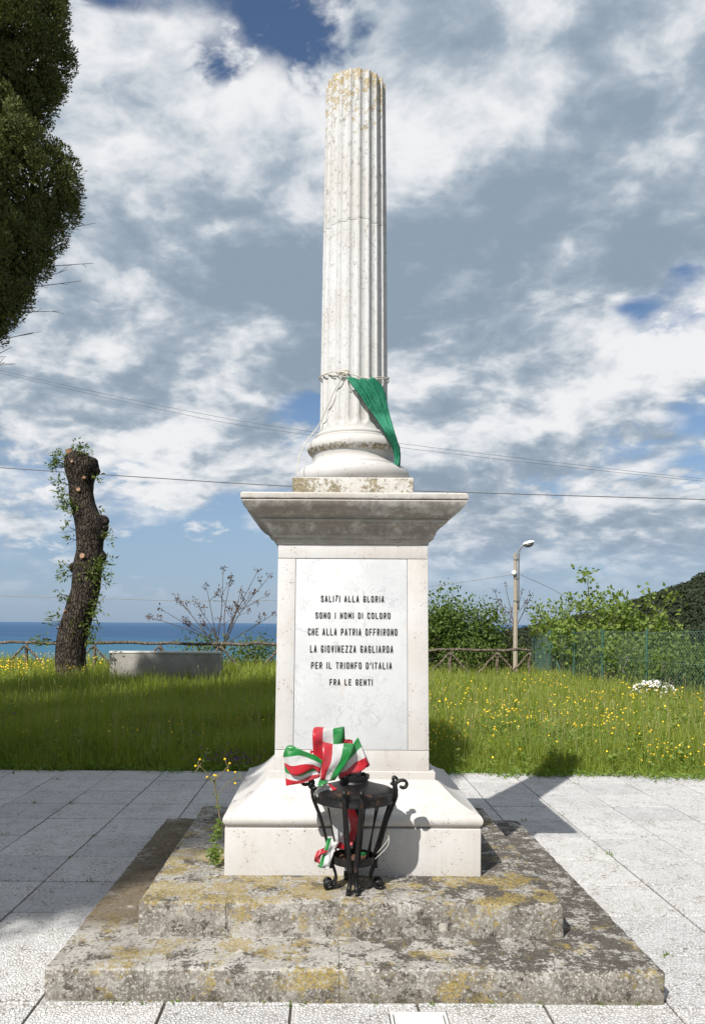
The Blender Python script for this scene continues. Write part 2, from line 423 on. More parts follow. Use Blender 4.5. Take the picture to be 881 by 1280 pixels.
def mat_tile():
    m, g, sp = newmat('washed_pebble_concrete')
    p = g.pos(); obr = g.n('ShaderNodeObjectInfo').outputs['Random']
    flatp = g.v('MULTIPLY', p, (1, 1, .4))
    w = g.v('ADD', flatp, g.vs(g.noise(p, 50, 2, .5, out=1), .014))
    peb = g.vor(w, 66, 'DISTANCE_TO_EDGE')
    cell = g.vor(w, 66, 'F1', 'Color')
    cv = g.sep(cell)[0]
    c = g.mix(cv, (.60, .59, .58), (.73, .72, .71))
    dirtn = g.noise(p, 5.5, 8, .68); wide = g.noise(p, 1.7, 4, .6)
    gap = g.m('MULTIPLY', g.sm(peb, .11, .03), g.sm(g.noise(p, 45, 3, .6), .40, .58, .15, 1.0))
    c = g.mix(g.m('MULTIPLY', gap, g.sm(dirtn, .34, .64, .22, .95)), c, (.22, .195, .16))
    c = g.mix(g.m('MULTIPLY', g.sm(cv, .90, .93), g.sm(dirtn, .42, .6, .15, .75)), c, (.20, .165, .13))
    c = g.mix(g.m('MULTIPLY', g.sm(wide, .48, .72), .16), c, (.45, .43, .395))
    c = g.mix(1.0, c, g.mix(obr, (.86, .865, .87), (1.0, .995, .98)), 'MULTIPLY')
    stain = g.m('MULTIPLY', g.sm(g.noise(g.v('ADD', p, (7, 1, 0)), 2.6, 7, .7), .56, .70), .30)
    c = g.mix(stain, c, (.27, .245, .205))
    leafy = g.sm(g.vor(g.v('ADD', p, g.vs(g.noise(p, 25, 2, .5, out=1), .03)), 9.0), .055, .035)
    c = g.mix(g.m('MULTIPLY', g.m('MULTIPLY', leafy, g.sm(g.noise(p, 2.0, 2), .52, .58)), .8), c, (.20, .12, .06))
    h = g.sm(peb, .0, .22)
    sp(Base_Color=c, Roughness=.8, Specular_IOR_Level=.25, Normal=g.bump(h, .85, .005))
    return m

def leafmat(name, a, b, trans=.35, rough=.55, scale=1.2, spec=.3):
    m = bpy.data.materials.new(name); m.use_nodes = True
    nt = m.node_tree
    for nd in list(nt.nodes): nt.nodes.remove(nd)
    g = G(nt)
    r = g.isl(); n = g.noise(g.pos(), scale, 3)
    c = g.mix(g.m('ADD', g.m('MULTIPLY', r, .65), g.m('MULTIPLY', n, .4), clamp=True), a, b)
    pb = g.n('ShaderNodeBsdfPrincipled', {'Base Color': c, 'Roughness': rough, 'Specular IOR Level': spec})
    tc = g.mix(1.0, c, (1.15, 1.25, .55), 'MULTIPLY')
    tr = g.n('ShaderNodeBsdfTranslucent', {0: tc})
    mx = g.n('ShaderNodeMixShader', {0: trans, 1: pb.outputs[0], 2: tr.outputs[0]})
    g.n('ShaderNodeOutputMaterial', {0: mx.outputs[0]})
    return m

def mat_bark(name, a, b, scale=9):
    m, g, sp = newmat(name)
    p = g.pos()
    q = g.v('MULTIPLY', p, (1, 1, .35))
    n = g.noise(q, scale, 8, .7, .4); v = g.vor(g.v('ADD', q, g.vs(g.noise(p, 4, 3, out=1), .1)), scale * 1.6, 'DISTANCE_TO_EDGE')
    c = g.mix(g.sm(n, .3, .7), a, b)
    c = g.mix(g.sm(v, .12, .0), c, tuple(x * .35 for x in a))
    sp(Base_Color=c, Roughness=.9, Specular_IOR_Level=.15, Normal=g.bump(g.m('ADD', n, g.sm(v, 0, .2)), .9, .03))
    return m

M_shaft = marble('weathered_marble_shaft', (.70, .69, .67), lichen=(3.9, 4.58), dirt=.28, pits=.9, streak=.16)
M_base = marble('weathered_marble_column_foot', (.70, .68, .65), dirt=.6, pits=.8, moss=(2.420, 2.466, .012, .40, .72, .0))
M_plinth = marble('lichened_marble_plinth', (.72, .69, .64), dirt=.6, pits=.9, moss=(2.15, 2.262, .012, .62, .90, .13))
M_corn = marble('sooty_marble_cornice', (.66, .62, .56), dirt=.7, black=.85, pits=.9, streak=.30)
M_die = marble('cream_marble', (.715, .685, .65), dirt=.75, pits=.8, streak=.20)
M_foot = marble('cream_marble_base', (.72, .69, .65), dirt=.8, pits=.9, streak=.14)
M_panel = mat_panel()
M_step = mat_step()
M_tile = mat_tile()
M_joint = simple('dark_joint_mortar', (.075, .066, .052), .95, var=.4, scale=20)
M_seam = simple('grey_seam_mortar', (.30, .27, .23), .95, var=.3, scale=20)
M_letter = simple('dark_bronze_letters', (.040, .034, .030), .6, .2, var=.75, scale=45)
M_iron = simple('black_wrought_iron', (.022, .021, .021), .42, .55, var=.5, scale=30, bump=.3)
def mat_iron():
    m, g, sp = newmat('rusted_black_iron')
    p = g.pos()
    n = g.noise(p, 26, 6, .65); r = g.sm(g.noise(g.v('ADD', p, (3, 3, 3)), 14, 6, .7), .55, .68)
    c = g.mix(n, (.004, .004, .005), (.013, .0125, .012))
    c = g.mix(g.m('MULTIPLY', r, .8), c, (.085, .042, .022))
    d = g.m('MULTIPLY', g.sm(g.noise(p, 60, 4, .7), .62, .74), .35)
    c = g.mix(d, c, (.13, .115, .10))
    sp(Base_Color=c, Roughness=g.sm(r, 0, 1, .45, .85), Metallic=.1, Specular_IOR_Level=.35, Normal=g.bump(n, .4, .004))
    return m
M_iron = mat_iron()
def mat_ribbon(name, col):
    m = bpy.data.materials.new(name); m.use_nodes = True
    nt = m.node_tree
    for nd in list(nt.nodes): nt.nodes.remove(nd)
    g = G(nt); p = g.pos()
    q = g.v('ADD', p, g.vs(g.noise(p, 14, 2, .5, out=1), .05))
    cr = g.m('ABSOLUTE', g.m('SUBTRACT', g.noise(q, 9, 1, .4), .5)); wv = g.noise(p, 240, 2, .6)
    c = g.mix(g.sm(g.noise(p, 12, 4), .3, .75), col, tuple(x * .72 + .06 for x in col))
    nb = g.bump(g.m('ADD', g.m('MULTIPLY', cr, 1.0), g.m('MULTIPLY', wv, .01)), .75, .035)
    pb = g.n('ShaderNodeBsdfPrincipled', {'Base Color': c, 'Roughness': .33, 'Specular IOR Level': .5, 'Normal': nb})
    tr = g.n('ShaderNodeBsdfTranslucent', {0: c, 'Normal': nb})
    mx = g.n('ShaderNodeMixShader', {0: .30, 1: pb.outputs[0], 2: tr.outputs[0]})
    g.n('ShaderNodeOutputMaterial', {0: mx.outputs[0]})
    return m
M_red = mat_ribbon('red_satin_ribbon', (.56, .014, .030))
M_white = mat_ribbon('white_satin_ribbon', (.70, .69, .68))
M_green = mat_ribbon('green_satin_ribbon', (.006, .26, .045))
def mat_cloth():
    m, g, sp = newmat('faded_green_cloth')
    p = g.pos()
    q = g.v('ADD', p, g.vs(g.noise(p, 9, 3, .5, out=1), .08))
    cr = g.m('ABSOLUTE', g.m('SUBTRACT', g.noise(g.v('MULTIPLY', q, (1.6, 1.6, .7)), 14, 2, .5), .5))
    fade = g.noise(g.v('ADD', p, (2, 0, 0)), 9, 5, .6)
    c = g.mix(g.sm(fade, .35, .7), (.012, .15, .082), (.028, .195, .115))
    wv = g.noise(p, 300, 2, .6)
    sp(Base_Color=c, Roughness=.7, Specular_IOR_Level=.25, Normal=g.bump(g.m('ADD', cr, g.m('MULTIPLY', wv, .02)), .55, .03))
    return m
M_flag = mat_cloth()
M_rope = simple('pale_cord', (.50, .47, .41), .85, var=.25, scale=60)
M_cable = simple('grey_cable', (.12, .12, .125), .6, var=.1)
M_cable_pale = simple('pale_cable', (.30, .30, .30), .6, var=.2)
M_wood = mat_bark('weathered_fence_wood', (.15, .115, .085), (.33, .27, .215), 14)
M_trunk = mat_bark('dark_pollard_bark', (.030, .023, .019), (.105, .083, .066), 11)
M_stub = simple('cut_wood', (.30, .17, .10), .8, var=.25, scale=30)
M_twig = mat_bark('grey_brown_twig', (.13, .095, .075), (.28, .225, .185), 30)
M_pale_twig = mat_bark('pale_fig_branch', (.24, .215, .18), (.42, .385, .33), 30)
M_cypbark = mat_bark('cypress_bark', (.06, .045, .035), (.16, .12, .09), 10)
M_bud = leafmat('reddish_young_leaf', (.06, .025, .018), (.14, .075, .035), .25)
M_cyp = leafmat('cypress_spray', (.045, .060, .020), (.175, .19, .065), .10, .75, 3.5, .15)
M_fig = leafmat('fig_leaf', (.085, .135, .024), (.24, .31, .065), .38, .5)
M_shrub = leafmat('dark_shrub_leaf', (.055, .10, .02), (.15, .21, .045), .32)
M_shoot = leafmat('fresh_shoot_leaf', (.075, .12, .022), (.17, .21, .05), .35)
M_grass = leafmat('meadow_grass_blade', (.115, .175, .022), (.37, .41, .070), .45, .5, .6)
M_herb = leafmat('meadow_herb_leaf', (.085, .16, .024), (.24, .33, .062), .42, .5)
M_yel = simple('yellow_petal', (.80, .52, .012), .6, var=.1)
M_daisy = simple('white_petal', (.82, .80, .76), .6, var=.05)
M_purple = simple('purple_petal', (.16, .035, .20), .6, var=.2)
M_conc = simple('raw_concrete', (.27, .255, .225), .9, var=.55, scale=4, bump=.5)
M_concpale = simple('pale_concrete_coping', (.58, .56, .52), .85, var=.15, scale=6, bump=.3)
M_pole = simple('weathered_concrete_pole', (.34, .29, .225), .85, var=.2, scale=6, bump=.3)
M_metalgrey = simple('grey_painted_metal', (.20, .20, .20), .45, .4, var=.15)
M_lampglass = simple('frosted_lamp_bowl', (.70, .72, .70), .25, var=.05)
M_insul = simple('white_porcelain', (.75, .74, .72), .3, var=.05)
M_mesh = simple('green_plastic_wire', (.13, .215, .175), .45, var=.15)
M_cover = simple('pale_cover_plate', (.66, .65, .63), .6, var=.08, scale=10, bump=.2)

# ================================================================== THE SETTING
X0, YC, XS = .133, 4.485, .146                     # axis of the monument
LX0_, LX1_, LY0_, LY1_ = -1.11, 1.35, 3.175, 5.63   # footprint of the steps
TP = .497; TX = -.13; TY = 3.155         # paving grid
PAVE_Y = TY + 10 * TP                    # meadow side of the paving

def ground_z(x, y):
    x = np.asarray(x, float); y = np.asarray(y, float)
    z = -.03 + .03 * np.sin(x * .7 + 1) * np.clip((y - 9) / 6, 0, 1)
    z = z - .10 * np.clip((y - 20) / 5, 0, 1) * np.clip((x + 1) / 5, 0, 1)
    edge = 27.5 + .8 * np.sin(x * .21)
    z = z - .46 * np.clip(y - edge, 0, 150)
    return np.maximum(z, -64)

def build_ground():
    xs = np.concatenate([np.linspace(-3000, -40, 12), np.linspace(-36, 40, 96), np.linspace(60, 3000, 12)])
    ys = np.concatenate([np.linspace(-3000, -30, 10), np.linspace(-20, 8, 8), np.linspace(8.6, 40, 80), np.linspace(45, 200, 30)])
    Xg, Yg = np.meshgrid(xs, ys)
    Z = ground_z(Xg, Yg)
    V = np.stack([Xg, Yg, Z], -1).reshape(-1, 3)
    nx, ny = len(xs), len(ys)
    i = np.arange(ny - 1)[:, None] * nx + np.arange(nx - 1)
    Q = np.stack([i, i + 1, i + nx + 1, i + nx], -1).reshape(-1, 4)
    m, g, sp = newmat('meadow_soil')
    p = g.pos()
    c = g.mix(g.sm(g.noise(p, 1.3, 6, .65), .35, .65), (.035, .050, .014), (.075, .085, .025))
    c = g.mix(g.sm(g.noise(p, 9, 5, .65), .55, .75), c, (.085, .065, .035))
    sp(Base_Color=c, Roughness=.95, Specular_IOR_Level=.1, Normal=g.bump(g.noise(p, 12, 5), .8, .05))
    o = from_np('ground', V, Q, m, smooth=180); tag(o, kind='structure')
build_ground()

def build_sea():
    m, g, sp = newmat('sea_water')
    p = g.pos(); x, y, z = g.sep(p)
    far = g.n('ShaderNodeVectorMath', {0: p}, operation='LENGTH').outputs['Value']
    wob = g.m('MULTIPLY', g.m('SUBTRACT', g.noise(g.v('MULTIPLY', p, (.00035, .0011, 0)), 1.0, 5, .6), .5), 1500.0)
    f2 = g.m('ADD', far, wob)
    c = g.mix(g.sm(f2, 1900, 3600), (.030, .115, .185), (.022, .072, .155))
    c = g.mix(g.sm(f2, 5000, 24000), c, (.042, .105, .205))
    streak = g.noise(g.v('MULTIPLY', p, (.0004, .0022, 0)), 1.0, 6, .65)
    c = g.mix(g.m('MULTIPLY', g.sm(streak, .52, .68), .35), c, (.06, .155, .25))
    sp(Base_Color=c, Roughness=.55, Specular_IOR_Level=.12, Normal=g.bump(g.noise(p, .05, 5, .7), .5, 6.0))
    n = 96
    a = np.linspace(0, 2 * math.pi, n, endpoint=False)
    rs = [0, 500, 2000, 8000, 30000, 90000]
    V = [(0, 0, -60)]; T = []; Q = []
    for r in rs[1:]: V += [(r * math.cos(t), r * math.sin(t), -60) for t in a]
    for j in range(n): T.append((0, 1 + j, 1 + (j + 1) % n))
    for k in range(len(rs) - 2):
        for j in range(n): Q.append((1 + k * n + j, 1 + (k + 1) * n + j, 1 + (k + 1) * n + (j + 1) % n, 1 + k * n + (j + 1) % n))
    o = from_np('sea', V, [np.array(T), np.array(Q)], m); tag(o, kind='structure')
build_sea()

# wooded hill across the bay to the right
HP = [(430, 822), (520, 812), (600, 796), (660, 784), (720, 772), (770, 760), (800, 749), (825, 739), (850, 730), (881, 720), (920, 700), (980, 690), (1100, 672), (1300, 655), (1600, 690)]
def build_hill():
    Y = 310.0
    hx = np.array([(x - PX) / F * Y for x, _ in HP]); hz = np.array([H + (PY - y) / F * Y for _, y in HP])
    xs = np.linspace(hx[0] - 60, hx[-1], 130); ys = np.linspace(-130, 190, 60)
    Xg, Yg = np.meshgrid(xs, ys)
    ridge = np.interp(Xg + 0 * Yg, hx, hz)
    fall = np.where(Yg < 0, np.clip(-Yg / 130, 0, 1) ** 1.3, np.clip(Yg / 190, 0, 1) ** 1.5)
    Z = ridge - (ridge + 63) * fall
    for i in range(Z.shape[0]):
        for j in range(Z.shape[1]):
            Z[i, j] += 1.6 * mnoise.noise((Xg[i, j] * .035, Yg[i, j] * .035, 3)) - 1.6
    V = np.stack([Xg, Yg + Y, Z], -1).reshape(-1, 3)
    nx, ny = len(xs), len(ys)
    i = np.arange(ny - 1)[:, None] * nx + np.arange(nx - 1)
    Q = np.stack([i, i + 1, i + nx + 1, i + nx], -1).reshape(-1, 4)
    m = simple('hill_scrub', (.030, .042, .016), .95, var=.4, scale=.15)
    o = from_np('hill', V, Q, m, smooth=180); tag(o, kind='structure')
    # the wood on it: many small crowns that read as one mass
    mb = MB(); n = 9000
    ix = rng.integers(0, nx - 1, n * 30); iy = rng.integers(0, int(ny * .52), n * 30); q = V[iy * nx + ix]; k = (q[:, 0] > 10) & (q[:, 0] < 300) & (q[:, 2] > -14); ix = ix[k][:n]; iy = iy[k][:n]; n = len(ix)
    C = V[iy * nx + ix] + rng.uniform(-1, 1, (n, 3)) * (2.5, 2.5, 0) + (0, 0, .5)
    rr_ = rng.uniform(.9, 2.2, n); K = 40
    d = rdir(n * K, .35); d[:, 2] = np.abs(d[:, 2]) * 1.1 - .1
    rad = np.repeat(rr_, K)[:, None]
    P = np.repeat(C, K, 0) + d * rad * rng.uniform(.75, 1.05, (n * K, 1))
    mb.leaves(P, np.cross(d, rdir(n * K)), d + .35 * rdir(n * K), rad[:, 0] * rng.uniform(.35, .7, n * K), rad[:, 0] * rng.uniform(.25, .5, n * K), .1)
    o = mb.build('hill_forest', leafmat('hill_tree_crown', (.018, .027, .012), (.036, .046, .020), 0.05, .85, .05))
    tag(o, 'dark evergreen wood covering the far hill', 'forest', kind='stuff')
build_hill()

# ------------------------------------------------------------------ paving of square washed-pebble tiles
pv = bmesh.new()
box_bm(-8, 8, -4, PAVE_Y + .02, -.10, -.009, bm=pv)
pave = from_bm('pavement', pv, M_joint); tag(pave, kind='structure')
def tile_mesh(seed):
    r = random.Random(seed)
    b = box_bm(-TP / 2 + .0054, TP / 2 - .0054, -TP / 2 + .0054, TP / 2 - .0054, -.035, 0, .0045, 2)
    me = bpy.data.meshes.new('tile'); b.to_mesh(me); b.free(); me.materials.append(M_tile); return me
TM = [tile_mesh(i) for i in range(2)]
rest = bmesh.new()
rt = random.Random(3)
for iy in range(-14, 10):
    for ix in range(-15, 16):
        x, y = TX + (ix + .5) * TP, TY + (iy + .5) * TP
        if abs(x - .12) < 1.23 - TP / 2 - .02 and 3.18 + TP / 2 + .02 < y < 5.63 - TP / 2 - .02: continue
        vis = iy >= -1 and abs(ix) <= 12 and abs(x) < .48 * y + 1.0
        cov = (0 < x < .73 and 2.6 < y < 3.155)
        if vis and not cov:
            o = bpy.data.objects.new('tile', TM[rt.randrange(2)]); COL.objects.link(o); o.parent = pave
            o.location = (x, y, rt.uniform(-.0022, .0022)); o.rotation_euler = (rt.gauss(0, .0022), rt.gauss(0, .0022), rt.gauss(0, .0022) + rt.choice((0, 0, math.pi)))
        elif cov:
            # the tile cut round the inspection cover: pieces left and right of it
            CXa, CXb, CYb = .252, .470, 3.104
            lo, hi = x - TP / 2 + .0054, x + TP / 2 - .0054
            cut = (lo, CXa - .004) if x < .3 else (CXb + .004, hi); top = (CXa - .002, hi) if x < .3 else (lo, CXb + .002)
            for (xa, xb, ya, yb) in ((*cut, y - TP / 2 + .0054, y + TP / 2 - .0054), (*top, CYb + .002, y + TP / 2 - .0054)):
                o = from_bm('tile', box_bm(xa, xb, ya, yb, -.035, -.0004, .002, 1), M_tile, pave)
        else:
            box_bm(x - TP / 2 + .0054, x + TP / 2 - .0054, y - TP / 2 + .0054, y + TP / 2 - .0054, -.035, 0, bm=rest)
o = from_bm('tile_field', rest, M_tile, pave); tag(o, kind='stuff')

# inspection cover let into the front row
cv = empty('inspection_cover', (.36, 2.97, 0), 'pale square inspection cover set in the paving in front of the steps', 'inspection cover')
def cbox(name, x0, x1, y0, y1, z0, z1, mat, bev=.002):
    o = from_bm(name, box_bm(x0 - .36, x1 - .36, y0 - 2.97, y1 - 2.97, z0, z1, bev, 1), mat, cv); return o
cbox('cover_plate', .268, .454, 2.80, 3.089, -.03, .001, M_cover)
cbox('frame', .253, .263, 2.78, 3.104, -.03, .003, M_cover); cbox('frame', .459, .469, 2.78, 3.104, -.03, .003, M_cover)
cbox('frame', .263, .459, 3.094, 3.104, -.03, .0028, M_cover)

# ================================================================== THE MONUMENT
mon = empty('war_memorial', (X0, YC, 0), 'white marble war memorial with truncated fluted column on a stepped pedestal', 'monument')
ML = Vector((X0, YC, 0))
def mpart(name, bm_or_obj, mat=None, smooth=None, parent=None):
    """part of the monument, mesh given in world coordinates"""
    bm = bm_or_obj
    bmesh.ops.translate(bm, vec=-ML, verts=bm.verts)
    return from_bm(name, bm, mat, parent or mon, smooth)

def worn_box(x0, x1, y0, y1, z0, z1, bev=.016, amp=.006, seed=0, cut=.06, out=None):
    """stone with worn arrises; out = exposed sides ('x0', 'x1', 'y0', 'y1'), all when None"""
    b = box_bm(x0, x1, y0, y1, z0, z1)
    for ax, (a0, a1) in enumerate(((x0, x1), (y0, y1), (z0, z1))):
        nrm = [0, 0, 0]; nrm[ax] = 1
        nseg = max(1, int((a1 - a0) / cut))
        for k in range(1, nseg):
            co = [0, 0, 0]; co[ax] = a0 + (a1 - a0) * k / nseg
            bmesh.ops.bisect_plane(b, geom=b.verts[:] + b.edges[:] + b.faces[:], plane_co=co, plane_no=nrm)
    lim = {'x0': (0, x0), 'x1': (0, x1), 'y0': (1, y0), 'y1': (1, y1)}
    def sides(e):
        return [k for k, (i, l) in lim.items() if abs(e.verts[0].co[i] - l) < 1e-5 and abs(e.verts[1].co[i] - l) < 1e-5]
    sharp = [e for e in b.edges if len(e.link_faces) == 2 and e.calc_face_angle(0) > 1]
    if out is None: big = sharp
    else:
        ztop = lambda e: abs(e.verts[0].co.z - z1) < 1e-5 and abs(e.verts[1].co.z - z1) < 1e-5
        big = [e for e in sharp if (all(k in out for k in sides(e)) and (len(sides(e)) == 2 or (len(sides(e)) == 1 and ztop(e))))]
    bmesh.ops.bevel(b, geom=big, offset=bev, segments=3, profile=.55, affect='EDGES')
    for v in b.verts:
        c = v.co
        free = [(out is None) or (k in out) for k in ('x0', 'x1', 'y0', 'y1')] + [False, True]
        n1 = mnoise.noise((c.x * 8, c.y * 8, c.z * 14)); n2 = mnoise.noise((c.x * 27, c.y * 27, c.z * 27))
        k = amp * (n1 + .7 * n2)
        d = Vector((0, 0, 0))
        for i, (l, sg) in enumerate(((x0, 1), (x1, -1), (y0, 1), (y1, -1), (z0, 1), (z1, -1))):
            if free[i] and abs(c[i // 2] - l) < bev * 1.1: d[i // 2] += sg
        on = sum(1 for q in d if q)
        if on >= 2: k = abs(k) * 1.5 + amp * .3
        v.co = c + d * k * (.5 if on == 1 else .8)
    return b

# lower step: kerb slabs round a core
LX0, LX1, LY0, LY1, LZ = -1.11, 1.35, 3.175, 5.63, .132
g_ = .0019
sl = [  # x0,x1,y0,y1, exposed sides
    (LX0, -.71 - g_, LY0, 3.60, ('x0', 'y0')), (-.71, .06 - g_, LY0, 3.60, ('y0',)), (.06, .957 - g_, LY0, 3.60, ('y0',)), (.957, LX1, LY0, 3.566, ('x1', 'y0')),
    (LX0, -.70, 3.60 + g_, 4.55, ('x0',)), (LX0, -.70, 4.55 + g_, LY1, ('x0', 'y1')), (.93, LX1, 3.566 + g_, 4.60, ('x1',)), (.93, LX1, 4.60 + g_, LY1, ('x1', 'y1')), (-.70 + g_, .93 - g_, 5.25, LY1, ('y1',))]
for k, (a, b_, c, d, ex) in enumerate(sl):
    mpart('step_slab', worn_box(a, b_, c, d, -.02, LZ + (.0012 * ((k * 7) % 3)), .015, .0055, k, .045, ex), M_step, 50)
UX0, UX1, UY0, UY1, UZ = -.815, 1.045, 3.50, 5.35, .284
su = [(UX0, -.43 - g_, UY0, 3.985, ('x0', 'y0')), (-.43, .735 - g_, UY0, 3.93, ('y0',)), (.735, UX1, UY0, 3.93, ('x1', 'y0')), (UX0, -.43 - g_, 3.985 + g_, UY1, ('x0', 'y1')), (.735, UX1, 3.93 + g_, 4.25, ('x1',)), (.735, UX1, 4.25 + g_, UY1, ('x1', 'y1')), (-.43, .735 - g_, 5.0, UY1, ('y1',))]
for k, (a, b_, c, d, ex) in enumerate(su):
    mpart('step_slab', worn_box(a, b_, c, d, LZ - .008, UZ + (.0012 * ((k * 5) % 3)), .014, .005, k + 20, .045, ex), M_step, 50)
core = box_bm(-.72, .965, 3.57, 5.26, -.02, LZ - .012); mpart('step_core', core, M_seam)
core = box_bm(-.44, .75, 3.88, 5.02, LZ - .012, UZ - .004); mpart('step_core', core, M_seam)

# base block
mpart('base_block', worn_box(X0 - .6175, X0 + .6175, YC - .6175, YC + .6175, UZ - .004, .514, .006, .0015, 50, .12), M_foot, 40)

def square_loft(prof, sub=10, jit=0.0, seed=0):
    """mitred moulding round the axis; prof = [(half width, z)] from bottom to top, closed by caps"""
    b = bmesh.new(); rings = []
    for (r, z) in prof:
        ring = []
        for k in range(4):
            a, c = [((-1, -1), (1, -1)), ((1, -1), (1, 1)), ((1, 1), (-1, 1)), ((-1, 1), (-1, -1))][k]
            for j in range(sub):
                t = j / sub
                q = r + jit * mnoise.noise((k * 3 + t * 6 + seed, z * 23, 1.5))
                if j == 0: q -= abs(jit) * .7
                ring.append(b.verts.new((X0 + q * (a[0] * (1 - t) + c[0] * t), YC + q * (a[1] * (1 - t) + c[1] * t), z)))
        rings.append(ring)
    n = 4 * sub
    for i in range(len(rings) - 1):
        for j in range(n):
            b.faces.new((rings[i][j], rings[i][(j + 1) % n], rings[i + 1][(j + 1) % n], rings[i + 1][j]))
    b.faces.new(list(reversed(rings[0]))); b.faces.new(rings[-1])
    return b

def arc(c, r, a0, a1, n, sx=1, sz=1):
    return [(c[0] + sx * r * math.cos(R(a0 + (a1 - a0) * i / n)), c[1] + sz * r * math.sin(R(a0 + (a1 - a0) * i / n))) for i in range(n + 1)]

prof = [(.595, .5145), (.612, .517)] + arc((.592, .551), .034, -80, 70, 9) + [(.590, .586), (.586, .5885), (.560, .6005), (.530, .619), (.500, .642), (.474, .667), (.452, .690), (.434, .706), (.424, .7105), (.4205, .7115), (.4205, .7485), (.417, .7515)]
mpart('base_moulding', square_loft(prof, 10, .0012), M_foot, 28)

# die: core, framing stones and inscribed panel, all on a slight batter
def batter(bm):
    for v in bm.verts:
        s = 1 - (v.co.z - .752) * (.0112 / .3926) / 1.15 * 1.05
        v.co.x = X0 + (v.co.x - X0) * s; v.co.y = YC + (v.co.y - YC) * s
    return bm
RD = .3926
mpart('die_core', batter(box_bm(X0 - RD + .02, X0 + RD - .02, YC - RD + .03, YC + RD - .0, .7515, 1.903)), M_seam)
pxl, pxr, pzb, pzt = -.298, .284, .855, 1.830      # panel edges, relative to the axis
def die_box(name, a, b_, z0, z1, depth=.05, front=RD, mat=M_die, bev=.0025):
    return mpart(name, batter(box_bm(X0 + a, X0 + b_, YC - front, YC - front + depth, z0, z1, bev, 2)), mat, 40)
die_box('frame_stone', -RD, RD, .7515, pzb - .0015)
die_box('frame_stone', -RD, RD, pzt + .0015, 1.903)
die_box('frame_stone', -RD, pxl - .002, pzb + .001, pzt - .001)
die_box('frame_stone', pxr + .002, RD, pzb + .001, pzt - .001)
mpart('side_stone', batter(box_bm(X0 - RD, X0 - RD + .06, YC - RD + .0505, YC + RD, .7515, 1.903, .0025, 2)), M_die, 40)
mpart('side_stone', batter(box_bm(X0 + RD - .06, X0 + RD, YC - RD + .0505, YC + RD, .7515, 1.903, .0025, 2)), M_die, 40)
panel = die_box('inscription_panel', pxl, pxr, pzb + .001, pzt - .001, .04, RD - .004, M_panel, .0015)

# lettering in narrow sans capitals, each line one set of raised letters
GLY = {  # strokes in a 1x1 cell
 'A': [[(0, 0), (.42, 1), (.58, 1), (1, 0)], [(.16, .3), (.84, .3)]],
 'C': [[(1, .75), (1, .88), (.8, 1), (.2, 1), (0, .88), (0, .12), (.2, 0), (.8, 0), (1, .12), (1, .25)]],
 'D': [[(0, 0), (0, 1), (.7, 1), (1, .85), (1, .15), (.7, 0), (0, 0)]],
 'E': [[(1, 1), (0, 1), (0, 0), (1, 0)], [(0, .52), (.8, .52)]],
 'F': [[(1, 1), (0, 1), (0, 0)], [(0, .5), (.8, .5)]],
 'G': [[(1, .76), (1, .88), (.8, 1), (.2, 1), (0, .88), (0, .12), (.2, 0), (.8, 0), (1, .12), (1, .45), (.6, .45)]],
 'H': [[(0, 0), (0, 1)], [(1, 0), (1, 1)], [(0, .5), (1, .5)]],
 'I': [[(.5, 0), (.5, 1)]],
 'L': [[(0, 1), (0, 0), (1, 0)]],
 'M': [[(0, 0), (0, 1), (.5, .35), (1, 1), (1, 0)]],
 'N': [[(0, 0), (0, 1), (1, 0), (1, 1)]],
 'O': [[(.2, 0), (0, .12), (0, .88), (.2, 1), (.8, 1), (1, .88), (1, .12), (.8, 0), (.2, 0)]],
 'P': [[(0, 0), (0, 1), (.8, 1), (1, .88), (1, .55), (.8, .43), (0, .43)]],
 'R': [[(0, 0), (0, 1), (.8, 1), (1, .88), (1, .58), (.8, .47), (0, .47)], [(.5, .47), (1, 0)]],
 'S': [[(1, .78), (1, .88), (.8, 1), (.2, 1), (0, .88), (0, .64), (.2, .53), (.8, .47), (1, .36), (1, .12), (.8, 0), (.2, 0), (0, .12), (0, .22)]],
 'T': [[(0, 1), (1, 1)], [(.5, 1), (.5, 0)]],
 'V': [[(0, 1), (.45, 0), (.55, 0), (1, 1)]],
 'Z': [[(0, 1), (1, 1), (0, 0), (1, 0)]],
 "'": [[(.5, 1), (.4, .72)]],
}
def adv(ch): return {'I': .34, ' ': .62, "'": .30, 'M': 1.16}.get(ch, 1.0)
LINES = [('SALITI ALLA GLORIA', 225, 658, 355, 398), ('SONO I NOMI DI COLORO', 188, 702, 470, 512), ('CHE ALLA PATRIA OFFRIRONO', 137, 750, 580, 627),
         ('LA GIOVINEZZA GAGLIARDA', 152, 722, 697, 745), ("PER IL TRIONFO D'ITALIA", 160, 714, 812, 857), ('FRA LE GENTI', 287, 583, 928, 970)]
rl = random.Random(5); LOCAL_ML = np.array(ML)
